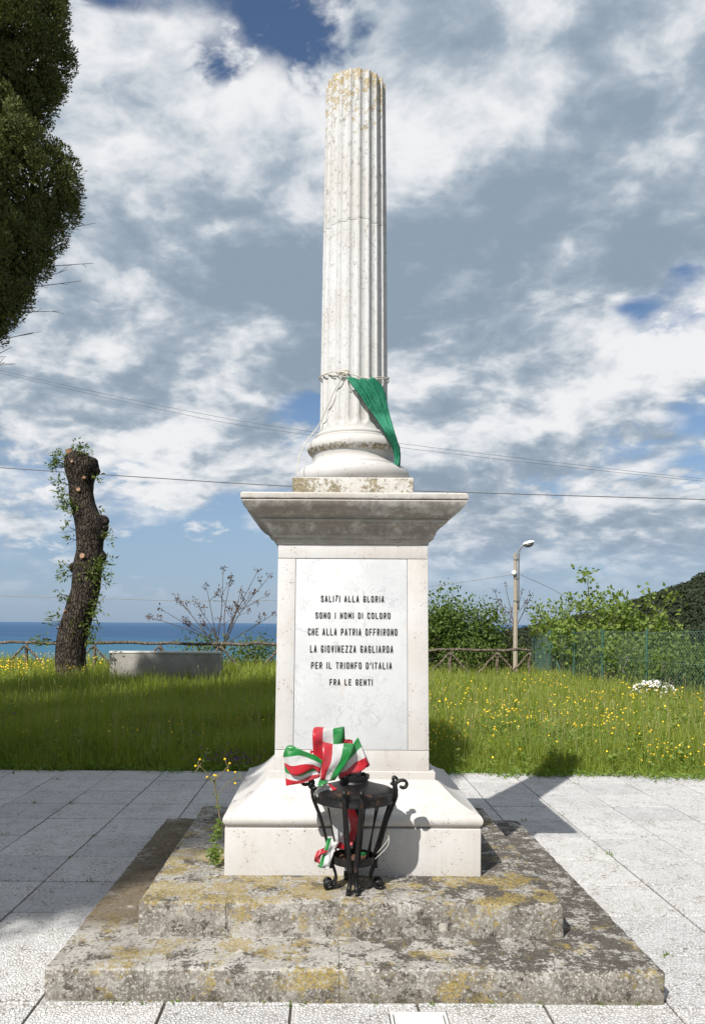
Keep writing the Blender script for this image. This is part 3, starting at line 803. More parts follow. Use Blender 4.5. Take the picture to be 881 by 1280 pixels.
for (txt, xa, xb, ya, yb) in LINES:
    Yp = YC - RD + .012
    p0 = at(360 + xa / 5.506, 680 + yb / 5.506, Yp); p1 = at(360 + xb / 5.506, 680 + ya / 5.506, Yp)
    hgt = p1.z - p0.z; tw = p1.x - p0.x
    gapk = .52
    tot = sum(adv(c) for c in txt) + gapk * (len(txt) - 1)
    u = tw / tot; x = p0.x; th = .0041
    for ci, ch in enumerate(txt):
        w = adv(ch) * u
        if ch != ' ':
            mb = MB()
            broken = (txt.startswith('SALITI') and ci == 4)
            for st in GLY[ch]:
                for (a, b_) in zip(st[:-1], st[1:]):
                    A = np.array([x + th / 2 + a[0] * (w - th), 0, p0.z + th / 2 + a[1] * (hgt - th)]); B = np.array([x + th / 2 + b_[0] * (w - th), 0, p0.z + th / 2 + b_[1] * (hgt - th)])
                    if ch == 'I': A[0] = B[0] = x + w / 2
                    if broken:
                        cc = np.array([x + w / 2, 0, p0.z + hgt / 2])
                        ro = np.array(Matrix.Rotation(.16, 3, 'Y')); A = ro @ ((A - cc) * .95) + cc + (0, 0, .003); B = ro @ ((B - cc) * .95) + cc + (0, 0, .003)
                    dv = B - A; L = np.linalg.norm(dv); dv /= L
                    A = A - dv * th * .45; B = B + dv * th * .45
                    sc = 1 - ((A[2] + B[2]) / 2 - .752) * (.0112 / .3926) / 1.15 * 1.05
                    yf = YC - (RD - .004) * sc - .0035 - rl.uniform(0, .0006); yb2 = YC - (RD - .004) * sc + .002
                    pr = np.array([-dv[2], 0, dv[0]]) * th / 2
                    V = [q + s * pr + np.array([0, yy, 0]) for yy in (yf, yb2) for q in (A, B) for s in (1, -1)]
                    V = np.array(V) - np.array(ML)
                    mb.add(V, None, [(0, 2, 3, 1), (0, 1, 5, 4), (2, 6, 7, 3), (0, 4, 6, 2), (1, 3, 7, 5)])
            mb.build('letter', M_letter, panel)
        x += w + gapk * u

# cornice
prof = [(.384, 1.9035), (.389, 1.9045), (.389, 1.928), (.403, 1.930), (.4115, 1.9325), (.4115, 1.9455), (.4165, 1.947)] + \
       [(.4195, 1.956), (.4225, 1.966), (.428, 1.977), (.438, 1.988), (.450, 1.996), (.457, 2.001), (.458, 2.006), (.469, 2.0075), (.4695, 2.020), (.4645, 2.022), (.4645, 2.027), (.484, 2.0285), (.486, 2.036)] + \
       [(.500, 2.043), (.516, 2.053), (.530, 2.065), (.542, 2.078), (.5505, 2.092), (.554, 2.100), (.553, 2.1045), (.546, 2.1055), (.546, 2.1095), (.557, 2.1105), (.559, 2.115), (.558, 2.134), (.551, 2.1415)]
mpart('cornice', square_loft(prof, 14, .0035, 4), M_corn, 30)

# column: plinth, attic base, drums
mpart('column_plinth', worn_box(X0 - .3153, X0 + .3153, YC - .3153, YC + .3153, 2.1405, 2.259, .005, .0018, 61, .08), M_plinth, 40)
def lathe(prof, segs=72, jit=0.0):
    b = bmesh.new(); rings = []
    for (r, z) in prof:
        rings.append([b.verts.new((XS + (r + jit * mnoise.noise((math.cos(t) * 3, math.sin(t) * 3, z * 20))) * math.cos(t), YC + (r + jit * mnoise.noise((math.cos(t) * 3, math.sin(t) * 3, z * 20))) * math.sin(t), z)) for t in [2 * math.pi * j / segs for j in range(segs)]])
    for i in range(len(rings) - 1):
        for j in range(segs):
            b.faces.new((rings[i][j], rings[i][(j + 1) % segs], rings[i + 1][(j + 1) % segs], rings[i + 1][j]))
    b.faces.new(list(reversed(rings[0]))); b.faces.new(rings[-1])
    return b
prof = [(.285, 2.2575), (.296, 2.262)] + arc((.262, 2.308), .050, -62, 75, 10) + [(.268, 2.3585), (.246, 2.362), (.2445, 2.372), (.233, 2.380), (.227, 2.392), (.226, 2.405), (.229, 2.418), (.232, 2.424), (.233, 2.431)] + \
       arc((.217, 2.468), .042, -70, 72, 10) + [(.222, 2.508), (.222, 2.517), (.219, 2.520)] + arc((.204, 2.531), .013, -40, 88, 5) + [(.199, 2.545)]
mpart('column_base', lathe(prof, 80, .0015), M_base, 32)

NF, NS = 20, 12
def shaft_r(z):
    t = (z - 2.545) / (4.50 - 2.545)
    return .1895 - .0200 * t - .0035 * t * t
def drum(z0, z1, w0, w1, bottom, top):
    """fluted drum; w0/w1 = wave of its end joints"""
    b = bmesh.new(); rings = []
    base_z = [z0, z0 + .004]
    if bottom: base_z += [2.558, 2.566, 2.574, 2.582, 2.590, 2.598, 2.606, 2.614, 2.624]
    n = int((z1 - base_z[-1]) / .05)
    base_z += list(np.linspace(base_z[-1] + .02, z1 - .006, n)) + [z1 - .003, z1]
    for i, z in enumerate(base_z):
        ring = []
        for f in range(NF):
            for k in range(NS):
                u = k / NS; t = 2 * math.pi * (f + u) / NF - math.pi / 2 + .06
                fw = .22
                dep = 0.0
                if u > fw:
                    s = (u - fw) / (1 - fw) * 2 - 1
                    dep = .0125 * math.sqrt(max(0, 1 - s * s))
                zz = z
                if bottom: # round ended flutes
                    lim = 2.572 + .030 * (1 - math.sqrt(max(0, 1 - (((u - fw) / (1 - fw)) * 2 - 1) ** 2)) if u > fw else 0)
                    dep *= min(1, max(0, (z - lim) / .012))
                r = shaft_r(z) + (.006 * max(0, 1 - (z - 2.545) / .03) ** 2 if bottom else 0)
                wv = lambda q: .011 * mnoise.noise((math.cos(t) * 1.9 + q, math.sin(t) * 1.9, q)) 
                e0 = max(0, 1 - (z - z0) / .03); e1 = max(0, 1 - (z1 - z) / .03)
                if w0: zz += w0 * wv(2.0) * e0 * 2
                if w1: zz += w1 * wv(2.0) * e1 * 2
                if (i == 0 and w0) or (i == len(base_z) - 1): r -= .0014
                if top and i >= len(base_z) - 2:
                    r -= (.004 + .006 * abs(mnoise.noise((t * 5, 2, 1)))) * (i - len(base_z) + 3) * .5
                    zz += .010 * mnoise.noise((t * 4.2, 7, 3)) - (.008 * (1 - dep / .0125) * 0)
                r -= .0016 * abs(mnoise.noise((math.cos(t) * 14, math.sin(t) * 14, z * 11))) if dep < .003 else 0
                ring.append(b.verts.new((XS + (r - dep) * math.cos(t), YC + (r - dep) * math.sin(t), zz)))
        rings.append(ring)
    m = NF * NS
    for i in range(len(rings) - 1):
        for j in range(m):
            b.faces.new((rings[i][j], rings[i][(j + 1) % m], rings[i + 1][(j + 1) % m], rings[i + 1][j]))
    for ring, rev in ((rings[0], True), (rings[-1], False)):
        c = b.verts.new(sum((v.co for v in ring), Vector()) / m)
        for j in range(m):
            f = (c, ring[(j + 1) % m], ring[j]) if rev else (c, ring[j], ring[(j + 1) % m])
            b.faces.new(f)
    return b
ZJ = 3.668
mpart('column_drum', drum(2.5445, ZJ - .001, 0, 1, True, False), M_shaft, 50)
mpart('column_drum', drum(ZJ + .001, 4.492, 1, 0, False, True), M_shaft, 50)

# ================================================================== THINGS ON THE MONUMENT
# ---- iron lantern
LC = Vector((.130, 3.690, UZ))
lan = empty('iron_lantern', LC, 'black wrought iron lantern frame standing against the pedestal on the upper step', 'lantern')
def lathe0(prof, segs=40, tilt=None):
    b = bmesh.new(); rings = []
    for (r, z) in prof:
        rings.append([b.verts.new((r * math.cos(2 * math.pi * j / segs), r * math.sin(2 * math.pi * j / segs), z)) for j in range(segs)])
    for i in range(len(rings) - 1):
        for j in range(segs):
            b.faces.new((rings[i][j], rings[i][(j + 1) % segs], rings[i + 1][(j + 1) % segs], rings[i + 1][j]))
    return b
def closed(prof): return prof + [prof[0]]
from_bm('lid', lathe0([(.176, .448), (.1795, .452), (.176, .457), (.150, .464), (.105, .477), (.074, .488), (.070, .488), (.100, .473), (.150, .458), (.172, .448), (.176, .448)]), M_iron, lan, 40)
from_bm('rim', lathe0(closed([(.177, .405), (.182, .405), (.1825, .413), (.181, .416), (.181, .440), (.184, .443), (.184, .452), (.178, .454), (.177, .440)])), M_iron, lan, 40)
nk = from_bm('neck', lathe0(closed([(.060, .478), (.075, .482), (.068, .490), (.064, .500), (.064, .504), (.071, .506), (.072, .520), (.067, .523), (.058, .522), (.056, .485)])), M_iron, lan, 40)
mb = MB()
for k in range(9):
    t = 2 * math.pi * k / 9 + random.uniform(-.2, .2); r_ = .064
    mb.box(r_ * math.cos(t) - .004, r_ * math.cos(t) + .004, r_ * math.sin(t) - .003, r_ * math.sin(t) + .003, .518, .518 + random.uniform(.008, .018))
mb.build('crown_teeth', M_iron, nk)
mb = MB(); mb.tube([(.006, -.015, .505), (.012, -.018, .535), (.022, -.024, .582)], [.021, .0215, .0235], 14); mb.build('candle_stub', M_metalgrey, lan, 40)
from_bm('lower_ring', lathe0(closed([(.093, .122), (.0975, .122), (.0985, .130), (.0985, .148), (.0975, .156), (.093, .156)])), M_iron, lan, 40)
from_bm('lower_tray', lathe0([(.001, .132), (.060, .131), (.092, .133), (.092, .128), (.001, .127)]), simple('rusty_tray', (.10, .05, .03), .9, var=.4, scale=30), lan, 40)
for k in range(4):
    a = R(-90 + 90 * k + (-3 if k == 0 else 3))
    er = np.array([math.cos(a), math.sin(a), 0]); et = np.array([-math.sin(a), math.cos(a), 0])
    for s in (-1, 1):
        def P(r_, w, z): return er * r_ + et * s * w + np.array([0, 0, z])
        # upright from foot through both rings, with a scroll standing over the rim
        path = [P(.104, .013, .10), P(.104, .015, .14), P(.118, .020, .20), P(.150, .029, .32), P(.188, .036, .42), P(.191, .037, .445)]
        pts = catmull(path, 5)
        pts = np.concatenate([pts, [P(.191, .037, .460), P(.188, .037, .474)]])
        if k in (1, 3): sc = [P(.188 - s * .016 * min(1, t / 2) + .017 - .017 * math.cos(t), .037 + .004 * t / 6, .486 + .017 * math.sin(t)) for t in np.linspace(0.0, 5.6, 16)]
        elif k == 0: sc = [P(.188 + .011 - .011 * math.cos(t), .037, .476 + .011 * math.sin(t)) for t in np.linspace(0.2, 3.6, 8)]
        else: sc = [P(.188 + .018 - .018 * math.cos(t), .037, .486 + .018 * math.sin(t)) for t in np.linspace(0.0, 5.0, 14)]
        pts = np.concatenate([pts, sc])
        mb = MB(); mb.flat_bar(pts, et, .020, .013); up = mb.build('upright', M_iron, lan)
        foot = catmull([P(.100, .012, .128), P(.090, .012, .095), P(.080, .013, .06), P(.090, .017, .025), P(.118, .022, .008)], 5)
        sc = [P(.116 + .0 + .016 * math.sin(t), .024, .023 - .016 * math.cos(t)) for t in np.linspace(.1, 4.4, 12)]
        if k in (1, 2, 3): foot = np.concatenate([foot, sc])
        mb = MB(); mb.flat_bar(foot, et, .020, .012); mb.build('foot', M_iron, lan)
for (a, r0, r1) in ((200, .075, .135), (310, .080, .150), (30, .085, .14), (120, .08, .14), (245, .085, .16), (285, .088, .13), (340, .085, .165)):
    a = R(a)
    mb = MB(); mb.tube([(r0 * math.cos(a), r0 * math.sin(a), .128), (r1 * math.cos(a + .1), r1 * math.sin(a + .1), .41)], .0042, 6); mb.build('thin_rod', M_iron, lan)
mb = MB()
for k in range(5):
    a0 = R(-30 + k * 14)
    mb.tube(catmull([(.11 * math.cos(a0), .11 * math.sin(a0), .15 + .02 * k), (.16 * math.cos(a0 + .3), .16 * math.sin(a0 + .3) - .02, .22 + .02 * k), (.15 * math.cos(a0 + .6), .15 * math.sin(a0 + .6), .29)], 5), .0016, 5)
mb.build('tangled_wire', M_rope, lan)

# ---- tricolour bow
bow = empty('ribbon_bow', at(405, 975, 3.62), 'green white and red satin ribbon bow tied to the lantern top', 'ribbon bow')
BL = np.array(bow.location)
def Z3(x, y, Y): return np.array(at(340 + x / 4.894, 890 + y / 4.894, Y))
def strip(name, EL, ER, cols=('r', 'w', 'g'), nsub=6, crease=.004, seed=0):
    A = catmull([Z3(*p) for p in EL], nsub); B = catmull([Z3(*p) for p in ER], nsub)
    n = len(A); K = 12
    tri = lambda v: abs((v / math.pi) % 2 - 1) * 2 - 1
    V = np.zeros((n, K + 1, 3))
    for i in range(n):
        for j in range(K + 1):
            t = j / K
            q = A[i] * (1 - t) + B[i] * t
            crease_ = 1.5 * crease; w_ = 1.1 * crease_ * tri(t * 5 + i * .55 + seed) + crease_ * .7 * tri(t * 8 - i * .45 + seed * 2); q[1] += w_; q[2] += .4 * w_
            V[i, j] = q
    i0 = np.arange(n - 1)[:, None] * (K + 1) + np.arange(K)
    Q = np.stack([i0, i0 + 1, i0 + K + 2, i0 + K + 1], -1).reshape(-1, 4)
    mi = np.tile(np.repeat([0, 1, 2], K // 3), n - 1)
    mats = [{'r': M_red, 'w': M_white, 'g': M_green}[c] for c in cols]
    o = from_np(name, V.reshape(-1, 3) - BL, Q, mats, bow, 24, mi)
    sd = o.modifiers.new('thickness', 'SOLIDIFY'); sd.thickness = .0007
    return o
# upper rear loop
strip('loop', [(298, 330, 3.640), (262, 268, 3.625), (252, 175, 3.615), (256, 108, 3.63), (282, 104, 3.68), (292, 190, 3.70)],
              [(420, 330, 3.640), (438, 268, 3.65), (440, 185, 3.645), (438, 104, 3.65), (446, 102, 3.70), (452, 190, 3.71)], seed=1)
# centre front loop
strip('loop', [(300, 418, 3.595), (306, 360, 3.575), (316, 280, 3.56), (312, 198, 3.575), (330, 196, 3.615), (345, 290, 3.63), (350, 390, 3.625)],
              [(388, 424, 3.595), (420, 365, 3.575), (478, 290, 3.565), (502, 212, 3.58), (500, 204, 3.62), (450, 300, 3.635), (400, 400, 3.63)], seed=2)
# right loop, opening up and outwards
strip('loop', [(392, 330, 3.625), (440, 275, 3.62), (495, 200, 3.605), (528, 158, 3.60), (526, 165, 3.65), (470, 260, 3.66)],
              [(420, 402, 3.625), (468, 388, 3.62), (540, 362, 3.605), (598, 326, 3.60), (590, 330, 3.65), (500, 350, 3.66)], ('g', 'w', 'r'), seed=3)
# left loop, upper and lower limb
strip('loop', [(318, 300, 3.60), (255, 262, 3.585), (170, 222, 3.575), (100, 210, 3.58), (74, 262, 3.60), (90, 300, 3.64)],
              [(300, 372, 3.60), (262, 352, 3.59), (200, 372, 3.58), (130, 392, 3.575), (88, 335, 3.60), (92, 360, 3.64)], ('g', 'w', 'r'), seed=4, crease=.003)
strip('loop', [(300, 330, 3.612), (250, 335, 3.605), (180, 372, 3.60), (90, 330, 3.605), (84, 300, 3.63)],
              [(298, 398, 3.612), (240, 420, 3.605), (170, 440, 3.60), (100, 452, 3.605), (92, 440, 3.63)], ('g', 'w', 'r'), seed=5, crease=.002)
strip('loop', [(330, 250, 3.65), (262, 235, 3.655), (238, 238, 3.66)], [(330, 300, 3.65), (268, 268, 3.655), (240, 262, 3.66)], ('r', 'r', 'r'), seed=6, crease=.002)
strip('loop', [(440, 165, 3.66), (470, 166, 3.66), (498, 172, 3.665)], [(440, 215, 3.66), (470, 216, 3.66), (495, 214, 3.665)], ('r', 'r', 'r'), seed=7, crease=.002)
strip('knot', [(296, 408, 3.585), (320, 420, 3.575), (350, 424, 3.585)], [(284, 448, 3.585), (312, 452, 3.575), (345, 436, 3.585)], ('g', 'g', 'g'), seed=8, crease=.002)
# tail falling through the lantern cage and out at its foot
strip('tail', [(300, 445, 3.60), (270, 500, 3.60), (330, 600, 3.66), (372, 700, 3.70), (395, 790, 3.72), (400, 830, 3.72)],
              [(370, 450, 3.60), (470, 510, 3.62), (515, 600, 3.68), (545, 690, 3.73), (505, 790, 3.74), (470, 825, 3.73)], ('w', 'w', 'r'), seed=9, crease=.008)
strip('tail', [(440, 800, 3.72), (385, 800, 3.68), (320, 830, 3.63), (276, 870, 3.615), (268, 912, 3.62), (300, 925, 3.64)],
              [(470, 830, 3.72), (400, 840, 3.68), (345, 850, 3.63), (312, 880, 3.615), (300, 920, 3.62), (318, 930, 3.64)], ('r', 'r', 'r'), seed=10, crease=.003)
strip('tail', [(348, 770, 3.65), (332, 820, 3.635), (315, 880, 3.62), (295, 940, 3.62), (286, 942, 3.63)],
              [(420, 790, 3.66), (390, 850, 3.645), (372, 905, 3.63), (358, 955, 3.62), (350, 958, 3.63)], ('g', 'w', 'w'), seed=11, crease=.004)
strip('tail', [(520, 880, 3.74), (560, 900, 3.77), (600, 935, 3.79)], [(540, 860, 3.74), (620, 870, 3.77), (645, 900, 3.79)], ('w', 'w', 'g'), seed=12, crease=.004)

# ---- cord round the shaft and the green cloth hung from it
def colpt(ang, r, z): return np.array([XS + r * math.sin(ang), YC - r * math.cos(ang), z])     # ang 0 faces the camera, + to the right
rp = empty('tying_cord', colpt(-.3, .19, 2.85), 'pale cord knotted round the column shaft with its loose end hanging down', 'cord')
RL = np.array(rp.location)
mb = MB()
for k in range(2):
    zs = lambda a: 2.862 - .060 * math.exp(-((a - .25) / .75) ** 2) + .010 * math.sin(3 * a + k * 2) + k * .006
    mb.tube([colpt(a, shaft_r(2.85) + .006 + .002 * k, zs(a)) - RL for a in np.linspace(-math.pi, math.pi, 64)], .0032, 6)
mb.build('loop', M_rope, rp, 180)
mb = MB()
kc = colpt(-.33, shaft_r(2.85) + .010, zs(-.33))
for k in range(4):
    q = rng.normal(size=(6, 3)) * (.016, .006, .010); q[0] *= .3
    mb.tube(catmull(q + kc - RL, 4), .0034, 6)
mb.tube(catmull([kc - RL, kc - RL + (.020, -.004, -.02), kc - RL + (.024, -.004, -.055)], 4), .003, 6)
mb.build('knot', M_rope, rp, 180)
mb = MB()
e = [kc, colpt(-.42, .197, 2.80), colpt(-.62, .200, 2.74), colpt(-.85, .203, 2.66), colpt(-1.15, .215, 2.58), np.array([XS - .262, YC - .14, 2.475]), np.array([XS - .300, YC - .20, 2.37]), np.array([XS - .30, YC - .285, 2.262])]
mb.tube(catmull([q - RL for q in e], 6), .0030, 6); mb.build('loose_end', M_rope, rp, 180)

def build_flag():
    Zf = lambda x, y: (340 + x / 4.005, 340 + y / 4.005)
    Lf = [(362, 524), (398, 580), (432, 622), (462, 672), (500, 724), (532, 770), (566, 822), (598, 872), (612, 930), (604, 972)]
    Rt = [(512, 534), (546, 572), (566, 618), (576, 660), (584, 706), (592, 752), (602, 802), (614, 850), (629, 912), (630, 978)]
    A = catmull([(*Zf(*p), 0) for p in Lf], 7)[:, :2]; B = catmull([(*Zf(*p), 0) for p in Rt], 7)[:, :2]
    n = len(A); K = 44
    V = np.zeros((n, K + 1, 3))
    for i in range(n):
        s = i / (n - 1)
        for j in range(K + 1):
            t = j / K
            x, y = A[i] * (1 - t) + B[i] * t
            if i < 8: y += (1 - i / 8) * (3.0 * math.sin(t * math.pi) + 1.2 * math.sin(t * 19) + .8 * math.sin(t * 34))
            # distance: lying on the shaft above, over the torus below
            Yc = 4.33
            for _ in range(3):
                q = at(x, y, Yc); rr = max(shaft_r(max(q.z, 2.55)), .0) + .018 + .05 * s * t
                k_ = min(1, max(0, (2.63 - q.z) / .13)); k_ = k_ * k_ * (3 - 2 * k_); rr = rr * (1 - k_) + .272 * k_
                dx = max(-rr * .999, min(rr * .999, q.x - XS)); Yc = YC - math.sqrt(rr * rr - dx * dx)
            amp = .013 + .016 * s
            fold = amp * (.6 * math.sin(t * 21 + 2.2 * s) + .45 * math.sin(t * 38 - 3 * s + 1) + .3 * math.sin(t * 60 + 5 * s)) * min(1, .25 + 3 * s)
            q = at(x, y, Yc)
            rad = np.array([q.x - XS, q.y - YC, 0]); rad /= np.linalg.norm(rad) + 1e-6
            V[i, j] = np.array(q) + rad * fold * .55 - np.array([.010 * t, .012 + amp * .5, 0])
    i0 = np.arange(n - 1)[:, None] * (K + 1) + np.arange(K)
    Q = np.stack([i0, i0 + 1, i0 + K + 2, i0 + K + 1], -1).reshape(-1, 4)
    loc = np.array([X0 + .12, YC - .2, 2.8])
    o = from_np('green_cloth', V.reshape(-1, 3) - loc, Q, M_flag, None, 180); o.location = loc
    sd = o.modifiers.new('thickness', 'SOLIDIFY'); sd.thickness = .003
    tag(o, 'crumpled green cloth draped over the column foot and tied with cord', 'cloth')
build_flag()

# ================================================================== VEGETATION
# ---- weed growing at the foot of the pedestal
wl = Vector((-.535, 4.02, UZ))
wd = empty('weed', wl, 'straggly yellow flowered weed growing beside the pedestal on the upper step', 'weed')
def W8(x, y, Y=4.0): return np.array(at(220 + x / 7.53, 930 + y / 7.53, Y)) - np.array(wl)
mb = MB()
stems = [[(435, 860), (425, 720), (400, 560), (375, 380), (352, 340)], [(352, 340), (300, 280), (232, 212)], [(232, 212), (215, 185), (236, 158)], [(232, 212), (200, 215)], [(232, 212), (270, 160)],[(232,212),(190,275)],
         [(375, 350), (430, 290), (495, 222)], [(495, 222), (470, 150)], [(495, 222), (515, 188)], [(495, 222), (502, 255)], [(415, 480), (470, 400), (560, 330)], [(560, 330), (568, 272)], [(560, 330), (615, 320), (660, 340)], [(560, 330), (568, 375)], [(352, 340), (305, 318)], [(365, 345), (385, 305)]]
for i, s in enumerate(stems): mb.tube(catmull([W8(x, y, 4.0 + .02 * math.sin(i * 2 + k)) for k, (x, y) in enumerate(s)], 4), .0042 if i == 0 else .0022, 5)
mb.build('stem', simple('weed_stem', (.16, .13, .06), .8, var=.3, scale=40), wd)
mb = MB()
def tuft(mb, c, n, spread, L, up=.2):
    P = np.asarray(c) + rng.normal(size=(n, 3)) * spread
    D = rdir(n, up); mb.leaves(P, D, rdir(n, 1.2), rng.uniform(.6, 1.2, n) * L, rng.uniform(.4, .7, n) * L)
tuft(mb, W8(380, 1060, 3.98), 130, (.018, .02, .018), .022)
tuft(mb, W8(400, 1000, 3.98), 40, (.012, .02, .018), .020)
for (x, y) in ((420, 740), (400, 800), (380, 860), (420, 880), (350, 905), (430, 830)): tuft(mb, W8(x, y), 16, (.009, .010, .010), .020)
for (x, y) in ((405, 505), (385, 605), (360, 470), (365, 350), (610, 305), (430, 600), (330, 340)): tuft(mb, W8(x, y), 7, .006, .013)
mb.build('leaves', M_herb, wd)
mb = MB()
for (x, y) in ((235, 152), (195, 213), (470, 147), (515, 187), (500, 254), (305, 318), (386, 305), (370,300), (568, 270), (567, 374)):
    c = W8(x, y); t = np.linspace(0, 2 * math.pi, 8, endpoint=False)
    V = [c + np.array([.0065 * math.cos(a), -.003, .006 * math.sin(a)]) for a in t] + [c + (0, -.010, 0), c + (0, .008, 0)]
    mb.add(V, [(8, i, (i + 1) % 8) for i in range(8)] + [(9, (i + 1) % 8, i) for i in range(8)])
mb.build('flower_heads', M_yel, wd)

# ---- meadow
def clump(x, y, s=1.0, o=0):
    return 0.5 + .5 * (np.sin(x * 1.7 * s + 1.3 * np.sin(y * .9 * s + o)) * np.cos(y * 1.3 * s + 1.1 * np.sin(x * 1.1 * s + 2 + o)))
def sample_meadow(n, y0, y1, pw, xr=None):
    u = rng.random(n)
    y = (y0 ** (1 - pw) + u * (y1 ** (1 - pw) - y0 ** (1 - pw))) ** (1 / (1 - pw))
    a, b = (-.47, .53) if xr is None else xr
    x = rng.uniform(a, b, n) * y + rng.uniform(-.9, .9, n)
    return x, y
EDGE = PAVE_Y + .03
def edge_y(x): return EDGE - .05 - .03 * x + .035 * np.sin(x * 5.1) + .025 * np.sin(x * 13 + 1) - .12 * np.clip((x - 1) / 3, 0, 1)
def off_fence(x, y): return x < 6.75 - .06 * (y - 15)
def grass_blades(n, y0, y1, pw, hmin, hmax, wmin, wmax):
    x, y = sample_meadow(n, y0, y1, pw)
    k = (y > edge_y(x)) & ~((np.abs(x + 3.85) < 1.34) & (np.abs(y - 19.45) < .30))
    x, y = x[k], y[k]; n = len(x)
    cl = clump(x, y, 1.0); c2 = clump(x, y, 2.7, 4)
    h = (hmin + (hmax - hmin) * rng.random(n) ** 1.3) * (.62 + .5 * cl + .25 * c2)
    near = np.clip((y - edge_y(x)) / .7, 0, 1)
    h *= .38 + .62 * near
    h *= np.where(x > .5, .86, 1.1)
    w = rng.uniform(wmin, wmax, n) * np.clip(y / 10, .9, 2.4)
    a = rng.uniform(0, 2 * math.pi, n); lean = rng.uniform(.05, .65, n) ** 1.2
    d = np.stack([np.cos(a), np.sin(a), 0 * a], 1); s = np.stack([-np.sin(a), np.cos(a), 0 * a], 1)
    tw = rng.uniform(-.8, .8, n)[:, None]; s = s * np.cos(tw) + d * np.sin(tw)
    B = np.stack([x, y, ground_z(x, y)], 1); z = np.array([0, 0, 1.0])
    V = np.zeros((n, 7, 3))
    for i, (t, ww) in enumerate(((0, 1.0), (.42, .85), (.78, .5))):
        c = B + d * (h * lean * t * t * 1.1)[:, None] + z * (h * (t - .22 * lean * t * t))[:, None]
        V[:, 2 * i] = c - s * (w * ww / 2)[:, None]; V[:, 2 * i + 1] = c + s * (w * ww / 2)[:, None]
    V[:, 6] = B + d * (h * lean * 1.15)[:, None] + z * (h * (1 - .3 * lean))[:, None]
    i = np.arange(n)[:, None] * 7
    return V.reshape(-1, 3), np.concatenate([i + np.array([[0, 1, 3, 2]]), i + np.array([[2, 3, 5, 4]])]), i + np.array([[4, 5, 6]])
mb = MB()
for args in ((90000, 7.6, 11.5, 1.05, .16, .40, .004, .008), (80000, 10.5, 17, 1.3, .18, .46, .004, .008), (60000, 15, 28.2, 1.2, .20, .52, .005, .010)):
    V, Q, T = grass_blades(*args); mb.add(V, T, Q)
o = mb.build('meadow_grass', M_grass); tag(o, 'long unmown green meadow grass behind the paving', 'grass', kind='stuff')

mb = MB()
x, y = sample_meadow(42000, 7.6, 14, 1.5)
k = (y > edge_y(x)) & (rng.random(len(x)) < np.where(x > 0, 1.0, .55)); x, y = x[k], y[k]; n = len(x)
near = np.clip((y - edge_y(x)) / .8, 0, 1)
z = ground_z(x, y) + rng.random(n) * (.05 + .24 * near) * (.6 + .6 * clump(x, y, 1.6, 2))
mb.leaves(np.stack([x, y, z], 1), rdir(n, .35), rdir(n, 1.6), rng.uniform(.025, .06, n), rng.uniform(.012, .030, n))
o = mb.build('meadow_herbs', M_herb); tag(o, 'leafy green herbs growing low along the paving edge', 'herbs', kind='stuff')

mb = MB()
n = 2600; x = rng.uniform(-4.6, 5.0, n); y = edge_y(x) - np.abs(rng.normal(size=n)) * .05 * (.4 + 1.6 * clump(x, y[:1].repeat(n), 2.3, 3)); z = np.full(n, .0) + rng.random(n) * .05
mb.leaves(np.stack([x, y, z], 1), rdir(n, .3), rdir(n, 1.5), rng.uniform(.02, .06, n), rng.uniform(.010, .024, n))
for k in range(46): # sprigs in the joints
    if rng.random() < .5: jx, jy = TX + TP * rng.integers(-8, 9), rng.uniform(3.0, 8.0)
    else: jx, jy = rng.uniform(-3, 3.4), TY + TP * rng.integers(0, 10)
    if LX0_ - .04 < jx < LX1_ + .04 and LY0_ < jy < LY1_: continue
    m_ = rng.integers(5, 16); P = np.array([jx, jy, .0]) + rng.normal(size=(m_, 3)) * (.016, .016, 0)
    mb.leaves(P, rdir(m_, 1.0), rdir(m_, 1), rng.uniform(.012, .034, m_), rng.uniform(.005, .011, m_))
for k in range(60): # and along the foot of the steps
    side = rng.integers(0, 3); jx, jy = [(rng.uniform(LX0_, LX1_), LY0_ - .004), (LX0_ - .004, rng.uniform(LY0_, LY1_)), (LX1_ + .004, rng.uniform(LY0_, LY1_))][side]
    m_ = rng.integers(3, 9); P = np.array([jx, jy, .0]) + rng.normal(size=(m_, 3)) * (.008, .008, 0)
    mb.leaves(P, rdir(m_, 1.0), rdir(m_, 1), rng.uniform(.008, .024, m_), rng.uniform(.004, .008, m_))
o = mb.build('edge_weeds', M_herb); tag(o, 'low weeds creeping over the paving edge and in its joints', 'weeds', kind='stuff')

mb = MB()
for k in range(620):  # broad leaved weeds standing in the meadow
    wx, wy = sample_meadow(1, 8.1, 20, 1.25); wx, wy = float(wx[0]), float(wy[0])
    if wy < float(edge_y(wx)) + .05 or not bool(off_fence(wx, wy)): continue
    hh = rng.uniform(.14, .46) * (.7 if wy < float(edge_y(wx)) + .5 else 1); m_ = int(rng.integers(10, 26)); t_ = rng.random(m_)
    gz = float(ground_z(wx, wy)); ln = rng.normal(size=2) * .10
    P = np.stack([wx + ln[0] * t_ * hh, wy + ln[1] * t_ * hh, gz + t_ * hh], 1); a = rng.uniform(0, 2 * math.pi, m_)
    L_ = rng.uniform(.05, .12) * (1.15 - .6 * t_)
    mb.leaves(P, np.stack([np.cos(a), np.sin(a), .5 + .5 * rng.random(m_)], 1), rdir(m_, 2.0), L_, L_ * rng.uniform(.28, .55))
o = mb.build('meadow_weeds', leafmat('broad_weed_leaf', (.10, .17, .03), (.32, .38, .09), .4, .5)); tag(o, 'broad leaved weeds standing among the meadow grass', 'weeds', kind='stuff')
mb = MB()
n = 2600; x, y = sample_meadow(n, 8.1, 24, 1.15); k = (y > edge_y(x) + .2) & off_fence(x, y); x, y = x[k], y[k]; n = len(x)
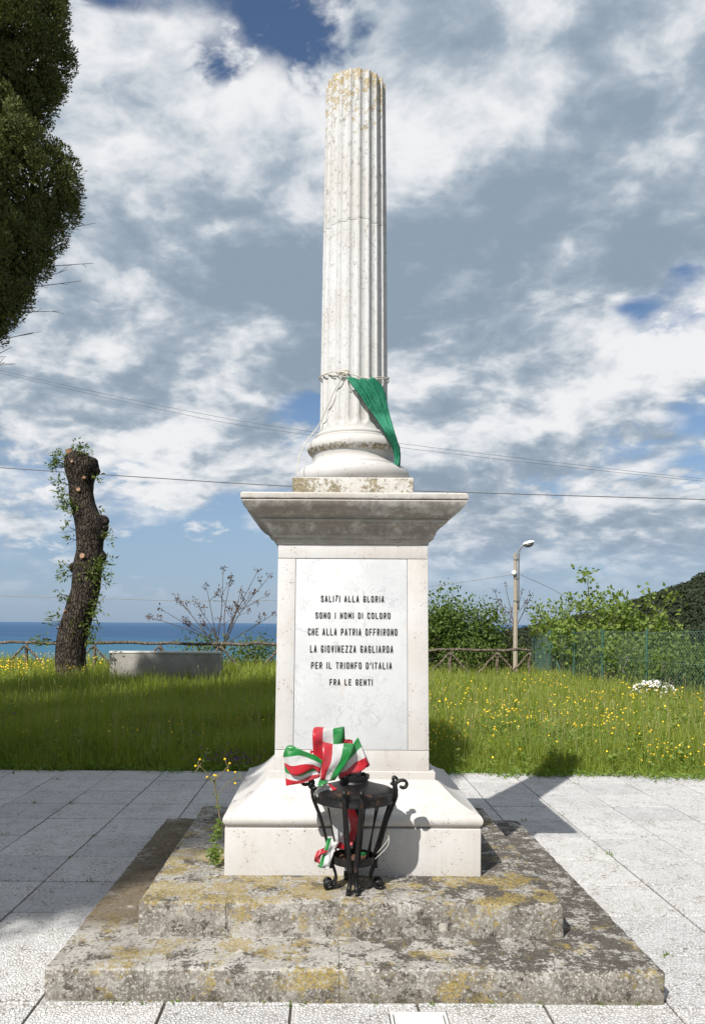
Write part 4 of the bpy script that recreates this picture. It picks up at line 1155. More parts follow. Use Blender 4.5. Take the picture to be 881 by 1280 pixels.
hh = rng.uniform(.38, .66, n); gz = ground_z(x, y); a = rng.uniform(0, 2 * math.pi, n); ln = rng.uniform(.03, .16, n)
B = np.stack([x, y, gz], 1); T_ = B + np.stack([ln * np.cos(a), ln * np.sin(a), hh], 1); sd_ = np.array([.0012, 0, 0])
mb.add(np.stack([B - sd_, B + sd_, T_ + sd_, T_ - sd_], 1).reshape(-1, 3), None, np.arange(n)[:, None] * 4 + np.array([[0, 1, 2, 3]]))
mb.leaves(T_, T_ - B, rdir(n), rng.uniform(.05, .11, n), rng.uniform(.006, .013, n), .1)
o = mb.build('seed_stalks', leafmat('dry_seed_head', (.20, .20, .07), (.40, .37, .17), .3, .6)); tag(o, 'pale seed stalks rising above the meadow grass', 'seed stalks', kind='stuff')

def flower_heads(mb, x, y, z, r, k=6):
    n = len(x)
    N = rdir(n, 1.4); A = np.cross(N, rdir(n)); A /= np.linalg.norm(A, axis=1, keepdims=True); B = np.cross(N, A)
    c = np.stack([x, y, z], 1)
    t = np.arange(k) * 2 * math.pi / k
    ring = c[:, None] + r[:, None, None] * (np.cos(t)[None, :, None] * A[:, None] + np.sin(t)[None, :, None] * B[:, None]) + N[:, None] * r[:, None, None] * .45
    V = np.concatenate([c[:, None], ring], 1).reshape(-1, 3)
    i = np.arange(n)[:, None] * (k + 1)
    mb.add(V, np.concatenate([i + np.array([[0, 1 + j, 1 + (j + 1) % k]]) for j in range(k)]))
def stems_to(mb, x, y, z, w=.003):
    n = len(x); b = np.stack([x + rng.normal(size=n) * .02, y + rng.normal(size=n) * .02, ground_z(x, y)], 1); t = np.stack([x, y, z], 1)
    s = np.array([w / 2, 0, 0])
    V = np.stack([b - s, b + s, t + s, t - s], 1).reshape(-1, 3)
    mb.add(V, None, np.arange(n)[:, None] * 4 + np.array([[0, 1, 2, 3]]))
mb = MB(); ms = MB()
x, y = sample_meadow(14000, 7.9, 19, 1.2, (.05, .53))
k = (y > edge_y(x) + .12) & (rng.random(len(x)) < .03 + .97 * (clump(x, y, 1.15, 7) ** 3.2) * (.15 + .85 * clump(x, y, 3.1, 1) ** 1.5)) & off_fence(x, y); x, y = x[k][:1900], y[k][:1900]; n = len(x)
near = np.clip((y - edge_y(x)) / .6, 0, 1)
z = ground_z(x, y) + (.20 + .22 * rng.random(n)) * (.5 + .5 * near) + .02
flower_heads(mb, x, y, z, rng.uniform(.007, .0135, n) * np.clip(y / 10, 1, 1.3)); stems_to(ms, x, y, z)
x, y = sample_meadow(700, 17.5, 26, 1.1, (-.43, -.28)); n = len(x)
z = ground_z(x, y) + .30 + .26 * rng.random(n)
flower_heads(mb, x, y, z, rng.uniform(.014, .022, n))
x, y = sample_meadow(130, 8.2, 16, 1.3, (-.42, .0)); n = len(x); z = ground_z(x, y) + .30 + .15 * rng.random(n)
flower_heads(mb, x, y, z, rng.uniform(.009, .014, n))
o = mb.build('meadow_flowers', M_yel); tag(o, 'small yellow flowers scattered through the meadow grass', 'flowers', kind='stuff')
o = ms.build('flower_stems', M_herb); tag(o, 'thin green stems of the yellow meadow flowers', 'stems', kind='stuff')
mb = MB()
c = at(292, 948, 8.35); n = 260
x = c.x + rng.normal(size=n) * .16; y = c.y + rng.normal(size=n) * .10; z = np.maximum(.05, c.z - .02 + rng.normal(size=n) * .055)
flower_heads(mb, x, y, z, rng.uniform(.006, .011, n))
x, y = sample_meadow(60, 8.2, 15, 1.2, (-.4, .05)); n = 60
flower_heads(mb, x, y, ground_z(x, y) + .3 + .1 * rng.random(n), rng.uniform(.008, .012, n))
o = mb.build('purple_flowers', M_purple); tag(o, 'patch of small purple flowers in the shaded grass beside the pedestal', 'flowers', kind='stuff')

# ---- white daisy cushion by the wire fence
dl = Vector(at(817, 873, 16.0)); dl.z = -.02
dsy = empty('daisy_bush', dl, 'round cushion of white daisies in front of the green wire fence', 'daisy bush')
n = 1500; d = rdir(n, .5); d[:, 2] = np.abs(d[:, 2])
mb = MB(); mb.leaves(d * rng.uniform(.5, .98, (n, 1)) * (.48, .42, .36) , d + rdir(n) * .6, rdir(n, 1), rng.uniform(.05, .09, n), rng.uniform(.015, .03, n)); mb.build('foliage', M_herb, dsy)
n = 300; d = rdir(n, .9); d[:, 2] = np.abs(d[:, 2]) + .1; d /= np.linalg.norm(d, axis=1, keepdims=True)
q = d * (.50, .44, .40) * rng.uniform(.92, 1.06, (n, 1))
mb = MB(); flower_heads(mb, q[:, 0], q[:, 1], q[:, 2], rng.uniform(.020, .032, n), 7); mb.build('blossoms', M_daisy, dsy)

# ---- the cypress beside the monument, and the rest of its row that shades the ground on the left
CYR = [(4.45, .26), (4.6, .38), (4.75, .50), (4.83, .56), (5.0, .70), (5.17, .68), (5.34, .92), (5.51, .94), (5.68, .80), (5.87, .98), (6.00, 1.22), (6.22, 1.26), (6.40, 1.10), (6.57, .86), (6.86, .74), (7.03, .90), (7.33, 1.0), (7.55, 1.16), (7.78, 1.20), (8.09, 1.04), (8.6, 1.05), (9.2, .95), (9.9, .72), (10.5, .42), (11.0, .08)]
def build_cypress():
    loc = Vector((-3.76, 8.5, 0))
    t = empty('cypress_tree', loc, 'tall dark cypress with a bare lower trunk at the left of the monument', 'cypress', 'cypresses standing in a row on the left')
    mb = MB(); mb.tube(catmull([(0, 0, -.1), (.02, .02, 1.5), (.08, 0, 3.0), (.12, 0, 4.0), (.12, 0, 5.0), (.05, 0, 7.5), (0, 0, 10.2)], 6), np.interp(np.linspace(0, 1, 37), [0, .3, 1], [.24, .17, .02]), 12)
    for k in range(26):
        z = rng.uniform(4.4, 9.5); a = rng.uniform(0, 2 * math.pi); r = np.interp(z, *zip(*CYR)) * .8
        mb.tube(catmull([(.12, 0, z - .5), (.12 + r * .5 * math.cos(a), r * .5 * math.sin(a), z - .1), (r * math.cos(a), r * math.sin(a), z + .35)], 4), np.linspace(.04, .008, 9), 5)
    mb.build('trunk', M_cypbark, t, 180)
    mb = MB()
    for (z, a, L) in ((5.10, .1, 1.0), (5.02, -.3, 1.05), (5.35, .2, 1.1), (4.9, .5, .8), (4.55, .2, .55), (4.32, -.2, .42), (4.2, .1, .30), (5.6, -.1, 1.2)):
        P = catmull([(.12, 0, z - .1), (L * .6 * math.cos(a), L * .6 * math.sin(a), z - .04), (L * 1.12 * math.cos(a), L * 1.12 * math.sin(a), z + .05)], 5)
        mb.tube(P, np.linspace(.008, .002, len(P)), 5)
        for _ in range(3):
            q = P[rng.integers(5, len(P) - 1)]; mb.tube([q, q + rng.normal(size=3) * (.08, .05, .03) + (.08, 0, .03)], [.003, .0015], 4)
    mb.build('dead_twigs', M_twig, t)
    zz, rr = zip(*CYR); P = []; D = []; N = []
    def add_clump(c, rad, n):
        d = rdir(n, .25); r = .60 + .40 * rng.random(n)
        P.append(c + d * r[:, None] * rad * (1, 1, 1.3))
        out = c * (1, 1, 0) / (np.linalg.norm(c[:2]) + .2)
        D.append(d * .9 + np.array([0, 0, .55]) + out * .3 + rng.normal(size=(n, 3)) * .35); N.append(d + out * .3 + rng.normal(size=(n, 3)) * .16)
    for z in np.arange(4.5, 11.0, .115):
        r0 = np.interp(z, zz, rr)
        for k in range(max(3, int(2 * math.pi * r0 / .29))):
            a = rng.uniform(0, 2 * math.pi); dirx = math.cos(a)
            f = rng.uniform(.83, .94) if dirx > .7 else rng.uniform(.70, 1.12)
            rad = (rng.uniform(.07, .15) if dirx > .7 else rng.uniform(.09, .21)) * min(1, .4 + r0)
            rho = max(.02, r0 * f - rad)
            add_clump(np.array([rho * math.cos(a), rho * math.sin(a), z + rng.uniform(-.06, .06)]), rad, int(380 * (rad / .14) ** 2) + 30)
    P = np.concatenate(P); D = np.concatenate(D); N = np.concatenate(N); n = len(P)
    mb = MB(); mb.leaves(P, D, N, rng.uniform(.022, .050, n), rng.uniform(.010, .020, n), .1)
    zc = rng.uniform(4.5, 10.8, 22000); a = rng.uniform(0, 2 * math.pi, 22000); rc = np.interp(zc, zz, rr) * np.sqrt(rng.random(22000)) * .74
    mb.leaves(np.stack([rc * np.cos(a), rc * np.sin(a), zc], 1), rdir(22000, .3), rdir(22000), rng.uniform(.07, .13, 22000), rng.uniform(.03, .06, 22000), .1)
    print('cypress leaves', n)
    mb.build('crown', M_cyp, t)
    return t
cyp = build_cypress()
for (x, y, s, rz, lab) in ((-5.26, -.58, 1.16, 2.1, 'cypress nearest the front of the row, left of the paving'), (-6.75, 1.6, 1.14, 4.0, 'cypress second from the front of the row, left of the paving'),
                           (-7.9, 4.4, 1.33, 1.2, 'tall cypress in the middle of the row, left of the paving'), (-9.85, 7.9, 1.31, 5.2, 'cypress beyond the middle of the row, left of the meadow'), (-9.4, 9.6, .78, 3.0, 'cypress at the far end of the row, left of the meadow'),
                           (-9.6, 1.8, 1.3, .7, 'tall unseen cypress added in a second row to block sky light, level with the steps'), (-11.6, 5.2, 1.25, 3.7, 'unseen cypress added in a second row to block sky light, level with the paving edge'), (-8.3, -1.6, 1.3, 5.5, 'tall unseen cypress added in a second row to block sky light, nearest the front'), (-13.2, 0.5, 1.3, 4.4, 'unseen cypress added in a third row to block sky light')):  # second and third rows: unseen trees added to darken the left shade
    c = copy_tree(cyp); c.location = (x, y, 0); c.scale = (s * 1.06, s * 1.06, s); c.rotation_euler = (0, 0, rz); c['label'] = lab

for (x, y, s, rz, lab) in ((8.2, 1.0, 1.15, .4, 'unseen cypress added right of the paving to cut sky light, level with the steps'), (7.4, -3.2, 1.25, 2.6, 'unseen cypress added right of the paving to cut sky light, nearest the front'), (4.2, -6.2, 1.3, 5.0, 'unseen cypress added behind the viewpoint on the right to cut sky light'), (10.6, -1.0, 1.3, 1.4, 'unseen cypress added in an outer row right of the paving to cut sky light'), (9.6, 3.6, 1.1, 3.3, 'unseen cypress added right of the paving to cut sky light, nearest the meadow'), (8.6, -6.6, 1.3, 4.1, 'unseen cypress added at the back corner right of the paving to cut sky light')):  # unseen trees added to cut sky light from the right and behind
    c = copy_tree(cyp); c.location = (x, y, 0); c.scale = (s * 1.06, s * 1.06, s); c.rotation_euler = (0, 0, rz); c['label'] = lab; c['group'] = 'unseen cypresses added on the right to cut sky light'

# ---- pollarded trunk
def build_stump():
    Y = 19.0
    loc = Vector((at(92, 850, Y).x, Y, -.05))
    t = empty('pollarded_tree', loc, 'thick pollarded tree trunk with sprouting shoots before the sea', 'tree')
    prof = [(1225, 108, 290), (1200, 112, 285), (1150, 116, 266), (1100, 116, 262), (1050, 118, 266), (1000, 125, 270), (950, 136, 279), (900, 150, 294), (850, 166, 309), (800, 184, 321), (760, 194, 330), (700, 200, 336), (640, 204, 343), (580, 216, 341), (520, 214, 345), (470, 211, 352), (430, 204, 345), (400, 192, 322), (350, 184, 303), (300, 179, 293), (250, 174, 297), (205, 160, 312), (170, 152, 318), (140, 155, 300), (118, 160, 268), (104, 172, 240)]
    b = bmesh.new(); rings = []; K = 40
    pts = []
    for i in range(len(prof) - 1):
        for s in np.linspace(0, 1, 3, endpoint=False):
            pts.append(tuple(np.array(prof[i]) * (1 - s) + np.array(prof[i + 1]) * s))
    pts.append(prof[-1])
    for (y, a, c) in pts:
        q0 = at(40 + a / 3.879, 540 + y / 3.879, Y) - loc; q1 = at(40 + c / 3.879, 540 + y / 3.879, Y) - loc
        r = (q1.x - q0.x) / 2; cx = (q0.x + q1.x) / 2
        ring = []
        for k in range(K):
            an = 2 * math.pi * k / K
            rr = r * (1 + .055 * mnoise.noise((math.cos(an) * 2.2, math.sin(an) * 2.2, q0.z * 1.6)) + .05 * mnoise.noise((math.cos(an) * 6, math.sin(an) * 6, q0.z * 3.2)))
            ring.append(b.verts.new((cx + rr * math.cos(an), rr * .92 * math.sin(an), q0.z)))
        rings.append(ring)
    for i in range(len(rings) - 1):
        for j in range(K): b.faces.new((rings[i][j], rings[i][(j + 1) % K], rings[i + 1][(j + 1) % K], rings[i + 1][j]))
    tc = b.verts.new(sum((v.co for v in rings[-1]), Vector()) / K - Vector((0, 0, .05)))
    for j in range(K): b.faces.new((tc, rings[-1][j], rings[-1][(j + 1) % K]))
    # knobs where limbs were cut
    def knob(x, y, r, dx, dz, dy=-.1):
        c = at(40 + x / 3.879, 540 + y / 3.879, Y) - loc
        ic = bmesh.new(); bmesh.ops.create_icosphere(ic, subdivisions=3, radius=1)
        for v in ic.verts:
            n = 1 + .16 * mnoise.noise(v.co * 2.3 + Vector((x, y, 0)))
            v.co = Vector((v.co.x * r * n, v.co.y * r * n, v.co.z * r * n * 1.1))
            v.co += c + Vector((dx, dy, dz)) * .0
        me = bpy.data.meshes.new('k'); ic.to_mesh(me); ic.free(); b.from_mesh(me); bpy.data.meshes.remove(me)
    for (x, y, r) in ((190, 135, .14), (285, 165, .17), (300, 195, .13), (346, 440, .13), (348, 472, .11), (328, 436, .13), (335, 610, .13), (205, 665, .12), (330, 500, .16)): knob(x, y, r, 0, 0)
    from_bm('trunk', b, M_trunk, t, 180)
    for (x, y, r) in ((240, 298, .045), (265, 615, .060), (264, 240, .035), (182, 878, .03), (218, 168, .03), (142, 960, .025), (187, 104, .08)):
        c = at(40 + x / 3.879, 540 + y / 3.879, Y) - loc
        hw = np.interp(y, [p[0] for p in prof[::-1]], [(p[2] - p[1]) / 2 for p in prof[::-1]]) / 3.879 / F * Y
        cxl = np.interp(y, [p[0] for p in prof[::-1]], [(p[2] + p[1]) / 2 for p in prof[::-1]]); off = ((x - cxl) / 3.879) / F * Y
        yy = -math.sqrt(max(.01, hw * hw - off * off)) * .92
        sb = bmesh.new(); bmesh.ops.create_cone(sb, segments=14, radius1=r * 1.15, radius2=r, depth=.10, cap_ends=True)
        nrm = Vector((off / hw, yy / hw, .25)) if y != 104 else Vector((-.3, -.3, 1))
        bmesh.ops.transform(sb, matrix=Matrix.Translation(Vector((c.x, yy, c.z)) if y != 104 else Vector((c.x, -.15, c.z))) @ nrm.to_track_quat('Z', 'Y').to_matrix().to_4x4(), verts=sb.verts)
        from_bm('cut_stub', sb, M_stub, t)
    # shoots
    mb = MB(); ml = MB()
    for (x, y, n, sp_, dx, dz) in ((150, 150, 80, .16, -.5, .3), (130, 180, 50, .12, -.6, 0), (250, 100, 50, .14, .2, .7), (280, 125, 20, .10, .4, .3), (150, 255, 40, .15, -.6, .2), (165, 320, 50, .15, -.5, -.1), (165, 370, 45, .13, -.4, -.2), (220, 375, 70, .17, -.1, -.2),
                                   (330, 245, 22, .10, .7, .2), (345, 405, 12, .08, .6, .5), (375, 520, 36, .13, .8, .1), (185, 470, 18, .10, -.7, .3), (195, 530, 14, .09, -.7, 0), (170, 670, 46, .14, -.7, .2), (175, 710, 24, .11, -.6, -.2),
                                   (310, 690, 110, .21, .2, 0), (360, 660, 70, .19, .7, .2), (370, 720, 40, .15, .6, -.3), (350, 640, 30, .15, .5, .4), (165, 800, 26, .13, -.8, .1), (200, 825, 18, .09, -.1, .3), (325, 800, 18, .12, .5, 0), (320, 850, 60, .17, .4, -.3), (310, 890, 30, .13, .4, -.3),
                                   (120, 925, 26, .12, -.9, .1), (150, 895, 12, .09, -.6, .1), (225, 940, 26, .12, .1, .2), (205, 985, 12, .08, 0, -.1), (300, 960, 70, .18, .4, -.2), (300, 1010, 46, .15, .4, -.3), (60, 1010, 22, .13, -.9, .1), (95, 1020, 16, .11, -.7, .1)):
        c = np.array(at(40 + x / 3.879, 540 + y / 3.879, Y) - loc) + (0, -.28, 0)
        P = c + rng.normal(size=(n, 3)) * (sp_ * .62, sp_ * .5, sp_ * .62)
        D = rdir(n) * .8 + np.array([dx, -.2, dz])
        ml.leaves(P, D, rdir(n, 1), rng.uniform(.07, .15, n), rng.uniform(.028, .05, n), .15)
        base = c - np.array([dx, 0, dz]) * .22 + (0, .22, 0)
        for q in range(2 + n // 14): mb.tube([base, (base + P[q]) / 2 + rng.normal(size=3) * .02, P[q]], [.008, .005, .002], 4)
    mb.build('shoot', M_twig, t); ml.build('leaves', M_shoot, t)
build_stump()

# ---- shrubs behind the fences
def shrub(name, loc, label, cat, height, spread, nst, leafL, nleaf, lmat, bmat, seed, up=.8, levels=3, group=None, low=.25, rad=.05, tips=None, leafW=.6, clus=.16, lean=(0, 0)):
    rs = np.random.default_rng(seed); loc = Vector(loc)
    t = empty(name, loc, label, cat, group)
    mb = MB(); ends = []; segs = []
    def grow(p, d, L, r, lv):
        n = 5; P = [p]
        for i in range(n):
            d = d + rs.normal(size=3) * .17 + np.array([0, 0, .05 * up]); d /= np.linalg.norm(d)
            P.append(P[-1] + d * L / n)
        mb.tube(P, np.linspace(r, r * .55, n + 1), 6 if lv > 1 else 5); segs.append(P)
        if lv == 0: ends.append((P[-1], d)); return
        for k in range(rs.integers(2, 4)):
            i = rs.integers(2, n + 1); q = rs.normal(size=3); q[2] = abs(q[2]) * .5 + .15 * up; q /= np.linalg.norm(q)
            dd = d * .65 + q * .75; dd /= np.linalg.norm(dd)
            grow(P[i], dd, L * rs.uniform(.5, .75), r * .55, lv - 1)
        ends.append((P[-1], d))
    for k in range(nst):
        a = 2 * math.pi * (k + rs.uniform(-.3, .3)) / nst; s = spread / height * rs.uniform(.3, 1.0)
        d = np.array([s * math.cos(a) + lean[0], s * math.sin(a) + lean[1], up]); d /= np.linalg.norm(d)
        grow(np.array([.08 * math.cos(a), .08 * math.sin(a), -.08]), d, height * rs.uniform(.42, .58), rad * rs.uniform(.7, 1.1), levels - 1)
    mb.build('branches', bmat, t, 180)
    E = np.array([e[0] for e in ends]); Dv = np.array([e[1] for e in ends])
    k = rs.integers(0, len(E), nleaf)
    P = E[k] + rs.normal(size=(nleaf, 3)) * clus
    if low: # some along the branches too
        sg = np.concatenate([np.array(s) for s in segs]); q = rs.integers(0, len(sg), int(nleaf * low)); P[:len(q)] = sg[q] + rs.normal(size=(len(q), 3)) * clus * .9
    P[:, 2] = np.maximum(P[:, 2], .03)
    D = Dv[k] * .6 + rdir(nleaf, .1) * .9
    ml = MB(); ml.leaves(P, D, rdir(nleaf, 1.0), rs.uniform(.6, 1.25, nleaf) * leafL, rs.uniform(.6, 1.2, nleaf) * leafL * leafW, .15)
    ml.build('crown', lmat, t)
    return t
def gp(x, Y): return ((x - PX) / F * Y, Y, float(ground_z((x - PX) / F * Y, Y)))
# fig behind the wire fence
shrub('fig_tree', gp(757, 21.5), 'broad leaved fig tree rising above the middle of the green wire fence', 'fig tree', 2.6, 2.4, 8, .135, 3600, M_fig, M_pale_twig, 11, up=1.0, levels=3, rad=.05, clus=.15, leafW=.75, low=.18)
shrub('fig_tree', gp(800, 22.5), 'lower fig tree on the right of the tall one, in front of the hill', 'fig tree', 2.1, 1.6, 7, .13, 2300, M_fig, M_pale_twig, 12, up=1.0, levels=3, rad=.045, clus=.15, leafW=.75, low=.2)
shrub('fig_tree', gp(694, 25.0), 'thin fig tree standing close to the right of the lamp post', 'fig tree', 2.7, 1.5, 6, .13, 1200, M_fig, M_twig, 13, up=1.3, levels=3, rad=.035, clus=.13, leafW=.7, low=.1)
# low growth right behind the wire
for k, (px, Y, h_, sp_, sd, lab) in enumerate(((800, 18.4, 1.25, 1.2, 21, 'tangled shrub behind the wire fence above the daisies'), (858, 16.8, 1.25, 1.3, 22, 'tangled shrub behind the wire fence right of the daisies'), (745, 22.5, 1.35, 1.2, 23, 'tangled shrub behind the wire fence left of the daisies'),
                                     (925, 16.0, 1.3, 1.3, 24, 'tangled shrub behind the wire fence at the right edge'), (712, 25.5, 1.2, 1.0, 25, 'tangled shrub behind the far corner of the wire fence'), (830, 19.5, 1.35, 1.4, 26, 'tangled shrub set back behind the wire fence'),(775, 20.3, 1.3, 1.2, 27, 'tangled shrub under the tall fig behind the wire fence'))):
    shrub('tangled_shrub', gp(px, Y), lab, 'shrub', h_, sp_, 8, .11, 1900, M_shrub if k % 2 else M_fig, M_pale_twig, sd, up=.7, levels=3, group='shrubs behind the green wire fence', rad=.028, clus=.17, low=.45, leafW=.6)
# dense shrubs right of the pedestal
shrub('dense_shrub', gp(556, 25.5), 'dense green shrub half hidden by the right side of the pedestal', 'shrub', 2.6, 1.2, 8, .13, 4200, M_shrub, M_twig, 31, up=1.0, levels=3, rad=.035, clus=.24, low=.5, leafW=.62)
shrub('dense_shrub', gp(598, 26.5), 'looser green shrub between the pedestal and the bare stems', 'shrub', 2.35, 1.2, 7, .13, 2600, M_shrub, M_twig, 32, up=1.0, levels=3, rad=.03, clus=.24, low=.4, leafW=.62)
shrub('dense_shrub', gp(575, 24.6), 'low green shrub behind the wooden rail right of the pedestal', 'shrub', 1.3, 1.2, 8, .11, 2200, M_shrub, M_twig, 33, up=.7, levels=3, rad=.03, clus=.2, low=.5)
shrub('dense_shrub', gp(520, 25.2), 'green shrub behind the pedestal', 'shrub', 2.0, 1.2, 8, .12, 2600, M_shrub, M_twig, 34, up=1.0, levels=3, rad=.03, clus=.22, low=.5)
shrub('dense_shrub', gp(668, 27.6), 'dark low shrub behind the lamp post foot', 'shrub', 1.15, 1.5, 7, .10, 1700, M_shrub, M_twig, 35, up=.6, levels=3, rad=.025, clus=.22, low=.5)
shrub('dense_shrub', gp(628, 27.8), 'dark low shrub under the bare stems', 'shrub', 1.1, 1.3, 7, .10, 1700, M_shrub, M_twig, 36, up=.6, levels=3, rad=.025, clus=.22, low=.5)

def bare_shrub(name, px, Y, base_y, tips, label, seed, r=.022, branch=3, budn=14):
    rs = np.random.default_rng(seed); loc = Vector(at(px, base_y, Y))
    t = empty(name, loc, label, 'shrub')
    mb = MB(); ml = MB()
    for (x, y, dY) in tips:
        e = np.array(at(x, y, Y + dY) - loc)
        b0 = rs.normal(size=3) * (.10, .10, 0); m1 = b0 * .55 + e * .45 + rs.normal(size=3) * .08 + np.array([-e[0] * .12, 0, -.05])
        P = catmull([b0, m1, e], 8); mb.tube(P, np.linspace(r, r * .35, len(P)), 6)
        q = [(P[-1], 1.0)]
        for k in range(branch):
            i = rs.integers(len(P) // 3, len(P) - 2); d = (P[-1] - P[i]) * .5; L = np.linalg.norm(d)
            f = P[i] + d * rs.uniform(.5, .9) + rs.normal(size=3) * (.28, .22, .10) * min(1, L + .3) + (0, 0, .06)
            mb.tube(catmull([P[i], (P[i] + f) / 2 + rs.normal(size=3) * .03, f], 4), np.linspace(r * .5, r * .25, 9), 5); q.append((f, .8))
        for (c, s) in q:
            n = int(budn * s)
            ml.leaves(c + rs.normal(size=(n, 3)) * .045, rdir(n, .7), rdir(n, .6), rs.uniform(.05, .12, n), rs.uniform(.025, .05, n))
    mb.build('stems', M_twig, t, 180); ml.build('young_leaves', M_bud, t)
    return t
bare_shrub('bare_shrub', 276, 24.6, 812, [(187, 772, .3), (200, 762, -.3), (222, 748, .2), (243, 752, .4), (258, 734, -.2), (279, 712, .1), (288, 722, .3), (301, 738, -.3), (322, 714, .2), (318, 740, -.2), (337, 720, 0), (342, 768, .3), (230, 775, -.3)],
           'bare stemmed shrub with reddish buds between the bench and the pedestal', 41, .020)
bare_shrub('bare_shrub', 634, 26.4, 822, [(618, 738, .1), (631, 730, -.1), (626, 752, .2), (652, 738, .2), (664, 742, -.2), (640, 760, .1)], 'bare upright shoots with reddish buds left of the lamp post', 42, .022, 2, 9)
for (px, py, n, lab) in ((252, 798, 420, 'small leafy bush behind the rail left of the bare shrub'), (325, 802, 700, 'small leafy bush behind the rail beside the pedestal'), (300, 812, 420, 'low leafy bush behind the right end of the bench')):
    c = at(px, py, 24.2); l = Vector((c.x, c.y, float(ground_z(c.x, c.y))))
    t = empty('leafy_bush', l, lab, 'bush', 'small bushes behind the rail')
    hh = c.z - l.z
    mb = MB(); P = rng.normal(size=(n, 3)) * (.34, .22, .22) + (0, 0, hh * .72); P[:, 2] = np.maximum(P[:, 2], .05)
    mb.leaves(P, rdir(n, .8), rdir(n, 1), rng.uniform(.07, .14, n), rng.uniform(.035, .06, n)); mb.build('crown', M_shoot, t)
    mb = MB()
    for k in range(10): mb.tube([(0, 0, -.05), P[k] * .6, P[k]], [.012, .008, .004], 5)
    mb.build('stems', M_twig, t)

# ================================================================== FENCES, BENCH, LAMP, CABLES
bx = Vector((-3.85, 19.45, 0))
bn = empty('concrete_bench', bx, 'long plain grey concrete bench seen from behind in the tall grass', 'bench')
def bbox(name, x0, x1, y0, y1, z0, z1, mat, bev=.012): 
    return from_bm(name, box_bm(x0, x1, y0, y1, z0, z1, bev, 2), mat, bn, 40)
bbox('backrest', -1.31, 1.33, -.28, -.10, .0, .755, M_conc)
bbox('coping', -1.325, 1.345, -.295, -.08, .756, .808, M_concpale)
bbox('seat', -1.29, 1.31, -.098, .42, .36, .44, M_conc)
bbox('leg', -1.18, -1.03, -.09, .38, -.06, .358, M_conc); bbox('leg', 1.05, 1.20, -.09, .38, -.06, .358, M_conc)

rf = empty('rail_fence', (-3, 22.7, 0), 'rustic round pole fence with braced posts along the meadow edge', 'fence')
RFL = np.array([-3, 22.7, 0])
def log(p, q, r0, r1, name, seed, kink=.02, n=6):
    rs = np.random.default_rng(seed); p = np.asarray(p, float); q = np.asarray(q, float)
    P = [p + (q - p) * t + rs.normal(size=3) * kink * math.sin(math.pi * t) for t in np.linspace(0, 1, n)]
    mb = MB(); mb.tube([a - RFL for a in catmull(P, 3)], np.interp(np.linspace(0, 1, (n - 1) * 3 + 1), [0, 1], [r0, r1]) * (1 + .06 * rs.normal(size=(n - 1) * 3 + 1)), 9)
    return mb.build(name, M_wood, rf, 180)
def fy(px): return 22.6 + max(0, (px - 400)) * .004
posts = [-130, -50, 33, 118, 200, 276, 352, 425, 495, 562, 621, 661]
tops = []
for i, px in enumerate(posts):
    Y = fy(px); rail_y = 807 if px < 400 else 813
    tp = np.array(at(px, rail_y, Y)); tops.append(tp)
    gz = float(ground_z(tp[0], Y))
    log((tp[0], Y, gz - .1), (tp[0] + .02, Y, tp[2] - .02), .050, .045, 'post', i, .008)
    sp_ = .62
    for s in (-1, 1):
        if px == 661 and s == 1: continue
        log((tp[0] + s * sp_, Y - .05, gz + .18 if px < 400 else gz + .12), (tp[0] + s * .03, Y - .07, tp[2] - .06), .034, .030, 'brace', 500 + i * 3 + s, .01)
for i in range(len(posts) - 1):
    a, b_ = tops[i].copy(), tops[i + 1].copy()
    a[2] += .035; b_[2] += .035; d = (b_ - a) / np.linalg.norm(b_ - a)
    log(a - d * (.0 if i else .1), b_ + d * (.10 if i == len(posts) - 2 else .0), .045, .040, 'rail', 60 + i, .018)

# lamp post
lp = Vector(at(644, 829, 25.0)); lp.z = float(ground_z(lp.x, lp.y)) - .05
lm = empty('street_lamp', lp, 'street lamp on a slim concrete pole behind the wooden fence', 'street lamp')
top_z = at(644, 690, 25).z - lp.z
mb = MB(); mb.tube([(0, 0, 0), (0, 0, top_z * .5), (-.02, 0, top_z)], [.078, .066, .054], 8); mb.build('pole', M_pole, lm, 35)
mb = MB(); A = [(.085, -.02, top_z * .55), (.085, -.02, top_z - .12), (.088, -.02, top_z + .04), (.15, -.03, top_z + .17), (.24, -.04, top_z + .25)]
mb.tube(catmull(A, 6), .024, 8); mb.build('arm', M_metalgrey, lm, 180)
for z in (.62, .80, .95):
        cl = bmesh.new(); bmesh.ops.create_cone(cl, segments=10, radius1=.082, radius2=.082, depth=.04, cap_ends=True); bmesh.ops.translate(cl, vec=(0.01, 0, top_z * z), verts=cl.verts); from_bm('clamp', cl, M_metalgrey, lm)
def lamp_head():
    b = bmesh.new(); bmesh.ops.create_uvsphere(b, u_segments=20, v_segments=12, radius=1)
    for v in b.verts:
        x, y, z = v.co
        v.co = Vector((x * .20, y * .11, (z * .085 if z > 0 else z * .012)))
    return b
ht = Matrix.Translation((.385, -.05, top_z + .30)) @ Matrix.Rotation(R(-14), 4, 'Y')
b = lamp_head(); bmesh.ops.transform(b, matrix=ht, verts=b.verts); hd = from_bm('lamp_head', b, M_insul, lm, 180)
b = bmesh.new(); bmesh.ops.create_uvsphere(b, u_segments=18, v_segments=10, radius=1)
for v in b.verts: v.co = Vector((v.co.x * .16 - .01, v.co.y * .095, min(v.co.z, .0) * .11 - .008))
bmesh.ops.transform(b, matrix=ht, verts=b.verts); from_bm('lamp_bowl', b, M_metalgrey, lm, 180)
